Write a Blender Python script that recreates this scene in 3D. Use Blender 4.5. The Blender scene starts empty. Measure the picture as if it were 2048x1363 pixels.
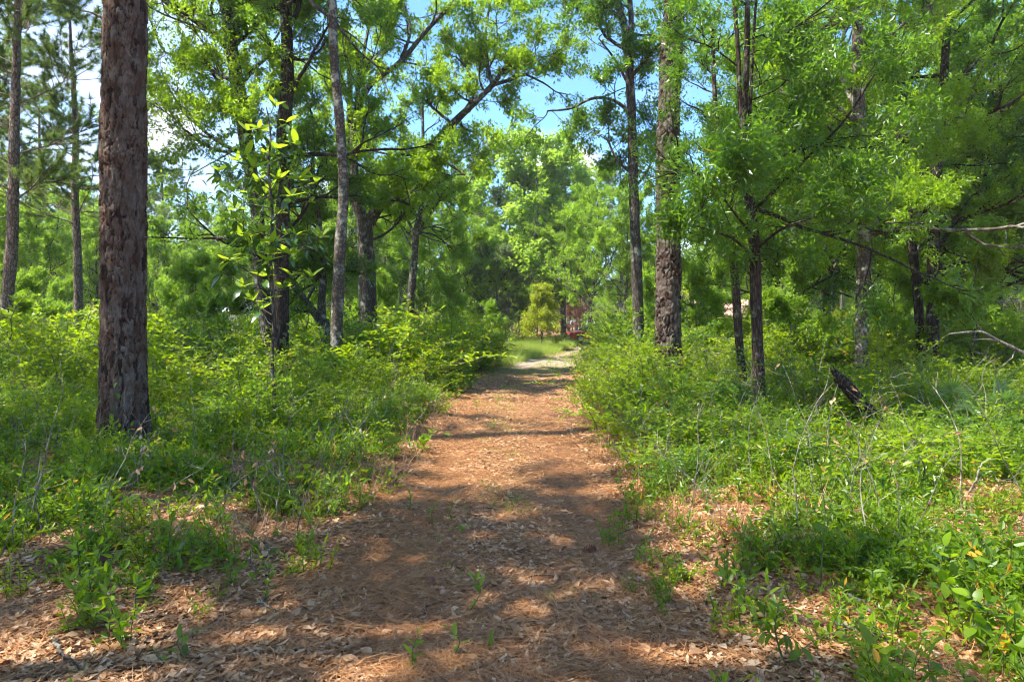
import bpy, math, random
import numpy as np
from mathutils import Vector

random.seed(11)
RG = np.random.default_rng(11)
R = math.radians
S = bpy.context.scene
C = S.collection

# ------------------------------------------------------------------ camera, light, exposure
F = 1365.0; HZ = 645.0; CH = 1.6
cam = bpy.data.cameras.new("camera"); co = bpy.data.objects.new("camera", cam); C.objects.link(co)
cam.sensor_width = 36; cam.lens = F / 2048 * 36; cam.shift_y = -(681.5 - HZ) / 2048
cam.clip_start = 0.05; cam.clip_end = 2500
co.location = (0, 0, CH); co.rotation_euler = (R(90), 0, 0)
S.camera = co
SUN_AZ = np.array([-1.0, -0.28]); SUN_AZ /= np.linalg.norm(SUN_AZ)      # towards the sun, on the ground
SUN_EL = R(62)
sdir = Vector((SUN_AZ[0]*math.cos(SUN_EL), SUN_AZ[1]*math.cos(SUN_EL), math.sin(SUN_EL)))
sl = bpy.data.lights.new("sun", 'SUN'); so = bpy.data.objects.new("sun", sl); C.objects.link(so)
sl.energy = 4.8; sl.angle = R(0.53); sl.color = (1.0, 0.95, 0.84)
so.rotation_euler = sdir.to_track_quat('Z', 'Y').to_euler(); so.location = (-20, -20, 40)
W = bpy.data.worlds.new("World"); S.world = W; W.use_nodes = True
S.view_settings.view_transform = 'Standard'; S.view_settings.look = 'None'
S.view_settings.gamma = 1; S.view_settings.use_curve_mapping = False
S.view_settings.exposure = 1.58
S.cycles.use_adaptive_sampling = True; S.cycles.adaptive_threshold = 0.04
S.cycles.max_bounces = 8; S.cycles.diffuse_bounces = 5; S.cycles.volume_bounces = 0; S.cycles.glossy_bounces = 2
S.cycles.transmission_bounces = 6; S.cycles.transparent_max_bounces = 2
S.cycles.caustics_reflective = False; S.cycles.caustics_refractive = False
S.cycles.use_denoising = True
S.cycles.denoiser = 'OPENIMAGEDENOISE'
S.cycles.denoising_input_passes = 'RGB_ALBEDO_NORMAL'
S.cycles.sample_clamp_indirect = 6.0
S.cycles.pixel_filter_type = 'BLACKMAN_HARRIS'; S.cycles.filter_width = 1.1

class NT:
    """small node-tree helper"""
    def __init__(s, tree): s.t = tree; s.t.nodes.clear()
    def n(s, typ, **kw):
        nd = s.t.nodes.new(typ)
        for k, v in kw.items():
            if k.startswith('i_'):
                key = k[2:]
                key = int(key) if key.isdigit() else key.replace('_', ' ')
                if hasattr(v, 'is_output') or isinstance(v, bpy.types.NodeSocket): s.t.links.new(v, nd.inputs[key])
                else: nd.inputs[key].default_value = v
            else: setattr(nd, k, v)
        return nd
    def link(s, a, b): s.t.links.new(a, b)
    def math(s, op, a, b=None, c=None, clamp=False):
        nd = s.t.nodes.new('ShaderNodeMath'); nd.operation = op; nd.use_clamp = clamp
        for i, v in enumerate((a, b, c)):
            if v is None: continue
            if isinstance(v, bpy.types.NodeSocket): s.t.links.new(v, nd.inputs[i])
            else: nd.inputs[i].default_value = v
        return nd.outputs[0]
    def mix(s, f, a, b, blend='MIX'):
        nd = s.t.nodes.new('ShaderNodeMix'); nd.data_type = 'RGBA'; nd.blend_type = blend
        for i, v in ((0, f), (6, a), (7, b)):
            if isinstance(v, bpy.types.NodeSocket): s.t.links.new(v, nd.inputs[i])
            else: nd.inputs[i].default_value = (*v, 1) if isinstance(v, tuple) and len(v) == 3 else v
        return nd.outputs[2]
    def ramp(s, f, stops):
        nd = s.t.nodes.new('ShaderNodeValToRGB'); cr = nd.color_ramp
        while len(cr.elements) > 1: cr.elements.remove(cr.elements[-1])
        cr.elements[0].position = stops[0][0]; cr.elements[0].color = (*stops[0][1], 1)
        for p, c in stops[1:]:
            e = cr.elements.new(p); e.color = (*c, 1)
        if isinstance(f, bpy.types.NodeSocket): s.t.links.new(f, nd.inputs[0])
        return nd.outputs[0]
    def remap(s, v, a, b, c=0.0, d=1.0):
        nd = s.n('ShaderNodeMapRange'); nd.clamp = True
        s.link(v, nd.inputs[0])
        for i, x in enumerate((a, b, c, d)): nd.inputs[i+1].default_value = x
        return nd.outputs[0]

# world: Nishita sky with thin cloud and fair weather puffs
w = NT(W.node_tree)
sky = w.n('ShaderNodeTexSky', sky_type='NISHITA'); sky.sun_disc = False
sky.sun_elevation = SUN_EL; sky.sun_rotation = math.atan2(SUN_AZ[0], SUN_AZ[1])
sky.air_density = 1.0; sky.dust_density = 0.6; sky.ozone_density = 2.0
tc = w.n('ShaderNodeTexCoord')
sep = w.n('ShaderNodeSeparateXYZ', i_0=tc.outputs['Generated'])
zz = w.math('MAXIMUM', sep.outputs[2], 0.0)
den = w.math('ADD', zz, 0.18)
comb = w.n('ShaderNodeCombineXYZ', i_0=w.math('DIVIDE', sep.outputs[0], den), i_1=w.math('DIVIDE', sep.outputs[1], den))
n1 = w.n('ShaderNodeTexNoise', i_Vector=comb.outputs[0], i_Scale=0.9, i_Detail=9.0, i_Roughness=0.56)
n1.noise_dimensions = '4D'; n1.inputs['W'].default_value = 3.3
m1 = w.remap(n1.outputs[0], 0.54, 0.74, 0, .8)
# a broad bank of thin white cloud stands to the left, as in the photograph
lf = w.remap(w.math('DIVIDE', sep.outputs[0], w.math('MAXIMUM', sep.outputs[1], 0.05)), -0.24, -0.62, 0, 0.68)
n2 = w.n('ShaderNodeTexNoise', i_Vector=comb.outputs[0], i_Scale=3.0, i_Detail=8.0, i_Roughness=0.6)
bank = w.math('MULTIPLY', lf, w.remap(n2.outputs[0], 0.3, 0.58, 0.25, 1))
# puff low over the trees ahead
nd = w.n('ShaderNodeVectorMath', operation='NORMALIZE', i_0=tc.outputs['Generated'])
n3 = w.n('ShaderNodeTexNoise', i_Vector=tc.outputs['Generated'], i_Scale=22.0, i_Detail=7.0, i_Roughness=0.55)
def puff(px_, py_, rad):
    v = Vector(((px_-1024)/F, 1, (HZ-py_)/F)).normalized()
    di = w.n('ShaderNodeVectorMath', operation='DISTANCE', i_0=nd.outputs[0], i_1=tuple(v))
    d2 = w.math('ADD', di.outputs['Value'], w.math('MULTIPLY', w.math('SUBTRACT', n3.outputs[0], 0.5), 0.06))
    return w.remap(d2, rad, rad*0.45, 0, 1)
pf = puff(1085, 330, 0.050)
for a in ((1062, 340, .03), (1175, 330, .034), (320, 250, .07), (1400, 560, .08), (690, 400, .06)):
    pf = w.math('MAXIMUM', pf, puff(*a))
mask = w.math('MAXIMUM', w.math('MAXIMUM', m1, bank), pf, clamp=True)
lowhaze = w.remap(sep.outputs[2], 0.14, 0.0, 0, 0.5)
mask = w.math('MAXIMUM', mask, lowhaze)
skyc = w.mix(1.0, sky.outputs[0], (0.56, 0.79, 1.06), 'MULTIPLY')
col = w.mix(w.math('MULTIPLY', mask, 0.94), skyc, (3.5, 3.65, 3.9))
bg = w.n('ShaderNodeBackground', i_Color=col, i_Strength=0.15)
wo = w.n('ShaderNodeOutputWorld', i_Surface=bg.outputs[0])

# ------------------------------------------------------------------ helpers
def px(x, y, Y):
    """point seen at pixel x, y of the photograph when it stands Y metres away"""
    return ((x-1024)/F*Y, Y, CH + (HZ-y)/F*Y)
def norm(a): return a / np.maximum(np.linalg.norm(a, axis=-1, keepdims=True), 1e-9)
def unit(n): return norm(RG.normal(size=(n, 3)))

def cx(Y): return np.interp(Y, [0, 5, 10, 16, 20, 24, 28, 35, 45, 60, 90], [.1, .0, -.05, -.05, .25, .8, 1.6, 3.3, 5.3, 7.5, 12])
def hw(Y): return np.interp(Y, [0, 3, 5, 7, 11, 16, 23, 30, 60], [1.9, 1.5, 1.2, 1.1, 1.1, 1.05, 1.0, 1.0, 1.2])
def side(x, y): return np.abs(x - cx(y)) - hw(y)               # distance outside the path's edge
def gh(x, y):
    x = np.asarray(x, float); y = np.asarray(y, float)
    h = .035*np.sin(x*.9+1.3)*np.sin(y*.7+.4) + .02*np.sin(x*2.3+y*1.7) + .012*np.sin(x*5.1-y*3.3)
    s = np.clip(side(x, y)/1.2, 0, 1)
    u = (x - cx(y))
    rut = -.03*np.exp(-((np.abs(u)-.68)/.28)**2)
    return h*(.5+.5*s) + .07*s + rut*(y < 40)

def mesh_np(name, V, quads=None, tris=None, mats=(), v=None, mat_idx=None, smooth=False):
    me = bpy.data.meshes.new(name)
    V = np.asarray(V, np.float32)
    q = np.zeros((0, 4), np.int32) if quads is None else np.asarray(quads, np.int32).reshape(-1, 4)
    t = np.zeros((0, 3), np.int32) if tris is None else np.asarray(tris, np.int32).reshape(-1, 3)
    me.vertices.add(len(V)); me.vertices.foreach_set('co', V.ravel())
    nl = len(q)*4 + len(t)*3
    me.loops.add(nl); me.loops.foreach_set('vertex_index', np.concatenate([q.ravel(), t.ravel()]).astype(np.int32))
    nf = len(q)+len(t)
    me.polygons.add(nf)
    st = np.concatenate([np.arange(len(q))*4, len(q)*4 + np.arange(len(t))*3]).astype(np.int32)
    me.polygons.foreach_set('loop_start', st)
    if mat_idx is not None: me.polygons.foreach_set('material_index', np.asarray(mat_idx, np.int32))
    me.polygons.foreach_set('use_smooth', np.full(nf, smooth))
    for m in mats: me.materials.append(m)
    if v is not None:
        a = me.attributes.new('v', 'FLOAT', 'POINT'); a.data.foreach_set('value', np.asarray(v, np.float32).ravel())
    me.update(calc_edges=True)
    return me

class Geo:
    """collects vertices, quads and triangles of one mesh"""
    def __init__(s): s.V = []; s.Q = []; s.T = []; s.v = []; s.n = 0; s.mq = []; s.mt = []
    def add(s, V, Q=None, T=None, v=0.5, m=0):
        V = np.asarray(V, float).reshape(-1, 3)
        if Q is not None and len(Q): Q = np.asarray(Q).reshape(-1, 4); s.Q.append(Q+s.n); s.mq.append(np.full(len(Q), m))
        if T is not None and len(T): T = np.asarray(T).reshape(-1, 3); s.T.append(T+s.n); s.mt.append(np.full(len(T), m))
        s.V.append(V); s.v.append(np.broadcast_to(np.asarray(v, float), (len(V),)))
        s.n += len(V)
    def tube(s, P, rad, sides=6, v=0.5, m=0, cap=False):
        P = np.asarray(P, float); n = len(P); rad = np.broadcast_to(np.asarray(rad, float), (n,))
        T = norm(np.gradient(P, axis=0))
        ref = np.array([1., 0, 0]) if abs(T[:, 0]).mean() < .8 else np.array([0, 1., 0])
        A = norm(np.cross(T, ref)); B = np.cross(T, A)
        th = np.arange(sides)/sides*2*np.pi
        V = P[:, None] + rad[:, None, None]*(np.cos(th)[None, :, None]*A[:, None] + np.sin(th)[None, :, None]*B[:, None])
        i = np.arange(n-1)[:, None]*sides; j = np.arange(sides)[None]; k = (j+1) % sides
        Q = np.stack([i+j, i+k, i+sides+k, i+sides+j], -1)
        T3 = None
        V = V.reshape(-1, 3)
        if cap:
            V = np.vstack([V, P[-1:], P[:1]]); c = n*sides; jj = np.arange(sides)
            T3 = np.vstack([np.stack([(n-1)*sides+jj, (n-1)*sides+(jj+1) % sides, np.full(sides, c)], -1),
                            np.stack([(jj+1) % sides, jj, np.full(sides, c+1)], -1)])
        s.add(V, Q.reshape(-1, 4), T3, v, m)
    def leaf4(s, P, D, U, L, Wd, v, m=0):
        n = len(P)
        if n == 0: return
        D = norm(D); Sd = norm(np.cross(D, U)); Up = np.cross(Sd, D)
        L = np.broadcast_to(L, (n,))[:, None]; Wd = np.broadcast_to(Wd, (n,))[:, None]
        mid = P + D*L*.45 + Up*L*.07
        V = np.stack([P, mid+Sd*Wd*.5, P+D*L-Up*L*.05, mid-Sd*Wd*.5], 1).reshape(-1, 3)
        s.add(V, np.arange(n*4).reshape(-1, 4), None, np.repeat(np.broadcast_to(v, (n,)), 4), m)
    def leaf6(s, P, D, U, L, Wd, v, m=0, fold=.16, droop=.12):
        n = len(P)
        if n == 0: return
        D = norm(D); Sd = norm(np.cross(D, U)); Up = np.cross(Sd, D)
        L = np.broadcast_to(L, (n,))[:, None]; Wd = np.broadcast_to(Wd, (n,))[:, None]
        a = P + D*L*.3 + Up*Wd*fold; b = P + D*L*.68 + Up*Wd*fold*.8 - Up*L*droop*.3
        V = np.stack([P, a+Sd*Wd*.46, b+Sd*Wd*.42, P+D*L-Up*L*droop, b-Sd*Wd*.42, a-Sd*Wd*.46], 1)
        # pull the midrib down for the fold by using two quads that share base and tip
        V = V.reshape(-1, 3); o = np.arange(n)[:, None]*6
        Q = np.concatenate([o+np.array([[0, 1, 2, 3]]), o+np.array([[0, 3, 4, 5]])])
        s.add(V, Q, None, np.repeat(np.broadcast_to(v, (n,)), 6), m)
    def needles(s, P, D, L, wd, v, m=0):
        n = len(P); D = norm(D); Sd = norm(np.cross(D, unit(n)))*wd*.5
        L = np.broadcast_to(L, (n,))[:, None]
        V = np.stack([P-Sd, P+Sd, P+D*L+np.array([0, 0, -.12])*L], 1).reshape(-1, 3)
        s.add(V, None, np.arange(n*3).reshape(-1, 3), np.repeat(np.broadcast_to(v, (n,)), 3), m)
    def box(s, a, b, v=.5, m=0):
        x0, y0, z0 = a; x1, y1, z1 = b
        V = [(x0,y0,z0),(x1,y0,z0),(x1,y1,z0),(x0,y1,z0),(x0,y0,z1),(x1,y0,z1),(x1,y1,z1),(x0,y1,z1)]
        s.add(V, [(0,3,2,1),(4,5,6,7),(0,1,5,4),(1,2,6,5),(2,3,7,6),(3,0,4,7)], None, v, m)
    def mesh(s, name, mats, smooth=False):
        V = np.vstack(s.V) if s.V else np.zeros((0, 3))
        Q = np.vstack(s.Q) if s.Q else None; T = np.vstack(s.T) if s.T else None
        mi = np.concatenate([*(s.mq or [np.zeros(0)]), *(s.mt or [np.zeros(0)])])
        return mesh_np(name, V, Q, T, mats if isinstance(mats, (list, tuple)) else (mats,), np.concatenate(s.v), mi, smooth)

def tag(o, label=None, cat=None, group=None, kind=None):
    if label: o['label'] = label
    if cat: o['category'] = cat
    if group: o['group'] = group
    if kind: o['kind'] = kind
    return o
def link(name, me, parent=None, loc=(0, 0, 0), rot=(0, 0, 0), sc=1):
    o = bpy.data.objects.new(name, me); C.objects.link(o); o.parent = parent
    o.location = loc; o.rotation_euler = rot; o.scale = (sc,)*3 if not hasattr(sc, '__len__') else sc
    return o
def empty(name, loc, label, cat, group=None, rz=0, sc=1):
    o = link(name, None, None, loc, (0, 0, rz), sc); o.empty_display_size = .2
    return tag(o, label, cat, group)
KIDS = {}
def dup(root, loc, rz, sc, label=None, group=None):
    r = root.copy(); C.objects.link(r); r.location = loc; r.rotation_euler = (0, 0, rz); r.scale = (sc,)*3
    if label: r['label'] = label
    if group: r['group'] = group
    for ch in KIDS[root.name]:
        c = ch.copy(); C.objects.link(c); c.parent = r
    return r

# ------------------------------------------------------------------ materials
def new_mat(name):
    m = bpy.data.materials.new(name); m.use_nodes = True
    return m, NT(m.node_tree)
def leaf_mat(name, dark, light, trans, tmix=.42, rough=.42, spec=.4, yellow=None, inst=False, yl=.965):
    m, t = new_mat(name)
    a = t.n('ShaderNodeAttribute', attribute_name='v').outputs['Fac']
    oi = t.n('ShaderNodeObjectInfo').outputs['Random']
    f = t.math('FRACT', t.math('ADD', a, t.math('MULTIPLY', oi, 0.0 if not inst else 3.7)))
    stops = [(0, dark), (.9, light)]
    c = t.ramp(f, stops)
    if yellow:
        y = t.math('GREATER_THAN', f, yl)
        c = t.mix(y, c, yellow)
    oc = t.remap(oi, 0, 1, .78, 1.22)
    c = t.mix(1.0, c, t.n('ShaderNodeCombineColor', i_0=oc, i_1=oc, i_2=oc).outputs[0], 'MULTIPLY')
    tcol = t.mix(f, trans, tuple(min(1, k*1.25) for k in trans))
    if yellow: tcol = t.mix(y, tcol, tuple(min(1, k*1.6) for k in yellow))
    p = t.n('ShaderNodeBsdfPrincipled', i_Base_Color=c, i_Roughness=rough)
    p.inputs['Specular IOR Level'].default_value = spec
    tr = t.n('ShaderNodeBsdfTranslucent', i_Color=tcol)
    mx = t.n('ShaderNodeMixShader', i_0=tmix, i_1=p.outputs[0], i_2=tr.outputs[0])
    t.n('ShaderNodeOutputMaterial', i_Surface=mx.outputs[0])
    return m
M = {}
M['oak'] = leaf_mat('oak_leaf', (.050, .104, .006), (.125, .20, .009), (.36, .55, .014), .5, yellow=(.34, .26, .02), yl=.985)
M['oakdark'] = leaf_mat('laurel_leaf', (.028, .072, .009), (.075, .140, .013), (.22, .42, .018), .43, .34, .55, yellow=(.34, .22, .02), yl=.985)
M['bright'] = leaf_mat('maple_leaf', (.12, .20, .02), (.22, .31, .035), (.42, .60, .05), .52)
M['grey'] = leaf_mat('grey_leaf', (.10, .14, .05), (.18, .22, .09), (.22, .30, .07), .4)
M['far'] = leaf_mat('far_leaf', (.075, .145, .014), (.16, .245, .024), (.38, .58, .03), .5)
M['shrub'] = leaf_mat('shrub_leaf', (.048, .108, .004), (.165, .235, .006), (.41, .56, .009), .46, .42, .4, yellow=(.42, .30, .02), inst=True, yl=.985)
M['herb'] = leaf_mat('herb_leaf', (.038, .095, .005), (.125, .21, .007), (.32, .50, .010), .42, .42, .4, yellow=(.50, .27, .02), inst=True, yl=.98)
M['grass'] = leaf_mat('grass_blade', (.13, .21, .02), (.32, .38, .07), (.32, .46, .06), .4, .5, .3, inst=True)
M['pine'] = leaf_mat('pine_needle', (.06, .115, .022), (.15, .21, .045), (.24, .36, .05), .35, .45, .4)
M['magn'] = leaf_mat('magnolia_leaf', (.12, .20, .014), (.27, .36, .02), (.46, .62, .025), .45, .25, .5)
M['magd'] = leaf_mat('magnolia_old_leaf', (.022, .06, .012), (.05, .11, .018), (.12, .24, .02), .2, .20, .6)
M['yellow'] = leaf_mat('yellow_leaf', (.16, .25, .015), (.46, .46, .02), (.48, .56, .025), .4)
M['russet'] = leaf_mat('russet_leaf', (.10, .035, .028), (.20, .07, .05), (.25, .09, .05), .3)
M['palm'] = leaf_mat('palmetto_leaf', (.05, .12, .03), (.13, .21, .06), (.2, .36, .06), .3, .35, .5)
M['dry'] = leaf_mat('dry_leaf', (.20, .10, .045), (.42, .25, .13), (.4, .2, .08), .2, .6, .3)

def litter_mat():
    m, t = new_mat('dead_leaf')
    a = t.n('ShaderNodeAttribute', attribute_name='v').outputs['Fac']
    oi = t.n('ShaderNodeObjectInfo').outputs['Random']
    f = t.math('FRACT', t.math('ADD', a, t.math('MULTIPLY', oi, 5.3)))
    c = t.ramp(f, [(0, (.10, .048, .022)), (.22, (.23, .120, .052)), (.5, (.43, .245, .115)), (.75, (.57, .36, .19)), (.92, (.66, .49, .32)), (1, (.47, .19, .04))])
    n = t.n('ShaderNodeTexNoise', i_Scale=60.0, i_Detail=4.0)
    c = t.mix(t.remap(n.outputs[0], .4, .7, 0, .5), c, (.20, .10, .05))
    p = t.n('ShaderNodeBsdfPrincipled', i_Base_Color=c, i_Roughness=.55)
    p.inputs['Specular IOR Level'].default_value = .35
    tr = t.n('ShaderNodeBsdfTranslucent', i_Color=(.5, .22, .08, 1))
    mx = t.n('ShaderNodeMixShader', i_0=.15, i_1=p.outputs[0], i_2=tr.outputs[0])
    t.n('ShaderNodeOutputMaterial', i_Surface=mx.outputs[0])
    return m
M['litter'] = litter_mat()
def needle_mat():
    m, t = new_mat('dead_needle')
    a = t.n('ShaderNodeAttribute', attribute_name='v').outputs['Fac']
    c = t.ramp(a, [(0, (.15, .055, .018)), (.5, (.34, .14, .045)), (1, (.52, .26, .10))])
    p = t.n('ShaderNodeBsdfPrincipled', i_Base_Color=c, i_Roughness=.5)
    t.n('ShaderNodeOutputMaterial', i_Surface=p.outputs[0])
    return m
M['needle'] = needle_mat()

def bark_mat(name, c0, c1, c2, lich=None, lamt=.3, sx=9, sz=2.2, bump=.5, plates=False, attr=False):
    m, t = new_mat(name)
    tcn = t.n('ShaderNodeTexCoord')
    mp = t.n('ShaderNodeMapping', i_Vector=tcn.outputs['Object']); mp.inputs['Scale'].default_value = (sx, sx, sz)
    nz = t.n('ShaderNodeTexNoise', i_Vector=mp.outputs[0], i_Scale=1.6, i_Detail=9.0, i_Roughness=.68)
    if plates:
        dn = t.n('ShaderNodeTexNoise', i_Vector=mp.outputs[0], i_Scale=.9, i_Detail=3.0)
        dv = t.n('ShaderNodeVectorMath', operation='ADD', i_0=mp.outputs[0], i_1=dn.outputs['Color'])
        vo = t.n('ShaderNodeTexVoronoi', i_Vector=dv.outputs[0], i_Scale=1.0); vo.feature = 'DISTANCE_TO_EDGE'
        vc = t.n('ShaderNodeTexVoronoi', i_Vector=dv.outputs[0], i_Scale=1.0)
        crack = t.remap(vo.outputs['Distance'], .0, .14)
        rnd = t.n('ShaderNodeSeparateColor', i_0=vc.outputs['Color']).outputs[0]
        hgt = t.math('ADD', t.math('MULTIPLY', crack, 1.0), t.math('MULTIPLY', nz.outputs[0], .5))
    else:
        wv = t.n('ShaderNodeTexVoronoi', i_Vector=mp.outputs[0], i_Scale=2.3); wv.feature = 'DISTANCE_TO_EDGE'
        crack = t.remap(wv.outputs['Distance'], .0, .3)
        rnd = nz.outputs[0]
        hgt = t.math('ADD', t.math('MULTIPLY', crack, .5), nz.outputs[0])
    if attr:
        rnd = t.n('ShaderNodeAttribute', attribute_name='v').outputs['Fac']
        crack = t.remap(rnd, 0, .34)
        hgt = nz.outputs[0]
        big_n = t.n('ShaderNodeTexNoise', i_Vector=tcn.outputs['Object'], i_Scale=6.0, i_Detail=5.0)
        rnd = t.math('ADD', t.math('MULTIPLY', rnd, .6), t.remap(big_n.outputs[0], .35, .65, -.25, .55), clamp=True)
    c = t.mix(rnd, c1, c2)
    c = t.mix(t.remap(nz.outputs[0], .35, .7, 0, .6), c, tuple(k*.55 for k in c1))
    c = t.mix(crack, c0, c)
    if lich:
        ln = t.n('ShaderNodeTexNoise', i_Vector=tcn.outputs['Object'], i_Scale=4.5, i_Detail=7.0, i_Roughness=.65)
        c = t.mix(t.remap(ln.outputs[0], .60-lamt*.25, .70-lamt*.2, 0, .8), c, lich)
    p = t.n('ShaderNodeBsdfPrincipled', i_Base_Color=c, i_Roughness=.85)
    p.inputs['Specular IOR Level'].default_value = .2
    b = t.n('ShaderNodeBump', i_Height=hgt, i_Strength=bump, i_Distance=.03)
    t.link(b.outputs[0], p.inputs['Normal'])
    t.n('ShaderNodeOutputMaterial', i_Surface=p.outputs[0])
    return m
M['bigbark'] = bark_mat('plated_pine_bark', (.022, .012, .009), (.115, .056, .033), (.225, .178, .14), sx=30, sz=14, bump=1.0, attr=True)
M['redbark'] = bark_mat('red_pine_bark', (.022, .010, .008), (.095, .058, .042), (.23, .19, .165), sx=30, sz=14, bump=1.0, attr=True)
M['pbark'] = bark_mat('pine_bark', (.06, .045, .035), (.20, .14, .11), (.36, .29, .25), sx=16, sz=7, bump=.8, plates=True)
M['obark'] = bark_mat('oak_bark', (.035, .028, .022), (.11, .085, .065), (.20, .165, .13), (.34, .35, .29), .25, bump=.8)
M['gbark'] = bark_mat('grey_bark', (.05, .038, .03), (.12, .085, .062), (.24, .185, .14), (.38, .37, .31), .35, sx=6, sz=5, bump=.6)
M['dbark'] = bark_mat('dark_bark', (.022, .014, .010), (.07, .045, .032), (.13, .09, .065), (.25, .26, .20), .12, sx=12, sz=2.2, bump=.9)
M['twig'] = bark_mat('grey_twig', (.1, .08, .06), (.26, .22, .18), (.42, .38, .32), bump=.3)
M['gstem'] = bark_mat('green_stem', (.06, .08, .03), (.12, .15, .05), (.22, .22, .09), bump=.1)

def plain(name, col, rough=.6, metal=0, nscale=8, var=.15, spec=.5):
    m, t = new_mat(name)
    n = t.n('ShaderNodeTexNoise', i_Scale=float(nscale), i_Detail=5.0)
    f = t.remap(n.outputs[0], .3, .7, 1-var, 1+var)
    c = t.mix(1.0, col, t.n('ShaderNodeCombineColor', i_0=f, i_1=f, i_2=f).outputs[0], 'MULTIPLY')
    p = t.n('ShaderNodeBsdfPrincipled', i_Base_Color=c, i_Roughness=rough, i_Metallic=metal)
    p.inputs['Specular IOR Level'].default_value = spec
    t.n('ShaderNodeOutputMaterial', i_Surface=p.outputs[0])
    return m

# ------------------------------------------------------------------ ground
def ground():
    ys = np.concatenate([np.arange(-14, 1, .5), np.arange(1, 16, .1), np.arange(16, 34, .25), np.arange(34, 90, 1.0), np.geomspace(90, 900, 14)])
    xs = np.concatenate([-np.geomspace(900, 30, 14), np.arange(-29, -8, .5), np.arange(-8, 8, .1), np.arange(8, 30, .5), np.geomspace(30, 900, 14)])
    X, Y = np.meshgrid(xs, ys); Z = gh(X, Y)
    ny, nx = X.shape
    fine = ((np.abs(X) < 8) & (Y < 16) & (Y > 1))
    Z = Z + fine*RG.normal(size=Z.shape)*.004
    i = np.arange(ny-1)[:, None]*nx + np.arange(nx-1)[None]
    Q = np.stack([i, i+1, i+nx+1, i+nx], -1).reshape(-1, 4)
    V = np.stack([X, Y, Z], -1).reshape(-1, 3)
    me = mesh_np('ground', V, Q, None, (), None, None, True)
    s = side(X, Y)
    path = np.clip(1-s/.6, 0, 1)
    far = np.clip((Y-19)/5, 0, 1)
    sand = path*np.exp(-((Y-27.5)/3.0)**2) + np.exp(-((X-cx(Y)+.55)/.3)**2)*np.clip((Y-24)/3, 0, 1)*(Y < 46)*.9
    gr = path*far*(1-np.clip(sand, 0, 1)) + np.exp(-((X-cx(Y)+.1)/.35)**2)*(Y < 20)*(Y > 6)*.25
    for nm, arr in (('sand', sand), ('grassy', gr)):
        a = me.attributes.new(nm, 'FLOAT', 'POINT'); a.data.foreach_set('value', np.clip(arr, 0, 1).astype(np.float32).ravel())
    m, t = new_mat('forest_floor')
    tcn = t.n('ShaderNodeTexCoord')
    n0 = t.n('ShaderNodeTexNoise', i_Vector=tcn.outputs['Object'], i_Scale=1.1, i_Detail=6.0)
    n1_ = t.n('ShaderNodeTexNoise', i_Vector=tcn.outputs['Object'], i_Scale=30.0, i_Detail=8.0, i_Roughness=.7)
    mp = t.n('ShaderNodeMapping', i_Vector=tcn.outputs['Object']); mp.inputs['Scale'].default_value = (22, 30, 22)
    dv = t.n('ShaderNodeVectorMath', operation='ADD', i_0=mp.outputs[0], i_1=n1_.outputs['Color'])
    vo = t.n('ShaderNodeTexVoronoi', i_Vector=dv.outputs[0], i_Scale=1.0)
    r = t.n('ShaderNodeSeparateColor', i_0=vo.outputs['Color']).outputs[0]
    c = t.ramp(r, [(0, (.08, .036, .016)), (.3, (.18, .085, .035)), (.6, (.34, .165, .070)), (.85, (.46, .25, .115)), (1, (.52, .34, .20))])
    c = t.mix(t.remap(n1_.outputs[0], .42, .7, 0, .6), c, (.12, .06, .032))
    c = t.mix(t.remap(n0.outputs[0], .5, .7, 0, .45), c, (.36, .15, .06))
    sa = t.n('ShaderNodeAttribute', attribute_name='sand').outputs['Fac']
    sa = t.math('MULTIPLY', sa, t.remap(n1_.outputs[0], .35, .55, .35, 1))
    c = t.mix(sa, c, t.mix(n1_.outputs[0], (.22, .18, .14), (.40, .34, .27)))
    g = t.n('ShaderNodeAttribute', attribute_name='grassy').outputs['Fac']
    g = t.math('MULTIPLY', g, t.remap(n0.outputs[0], .35, .6, .2, .8))
    c = t.mix(g, c, (.11, .15, .03))
    p = t.n('ShaderNodeBsdfPrincipled', i_Base_Color=c, i_Roughness=.85)
    p.inputs['Specular IOR Level'].default_value = .2
    b = t.n('ShaderNodeBump', i_Height=t.math('ADD', n1_.outputs[0], t.math('MULTIPLY', vo.outputs['Distance'], .6)), i_Strength=.9, i_Distance=.02)
    t.link(b.outputs[0], p.inputs['Normal'])
    t.n('ShaderNodeOutputMaterial', i_Surface=p.outputs[0])
    me.materials.append(m)
    o = link('ground', me); tag(o, 'forest floor and track covered in brown fallen leaves and needles', None, None, 'structure')
ground()

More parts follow.
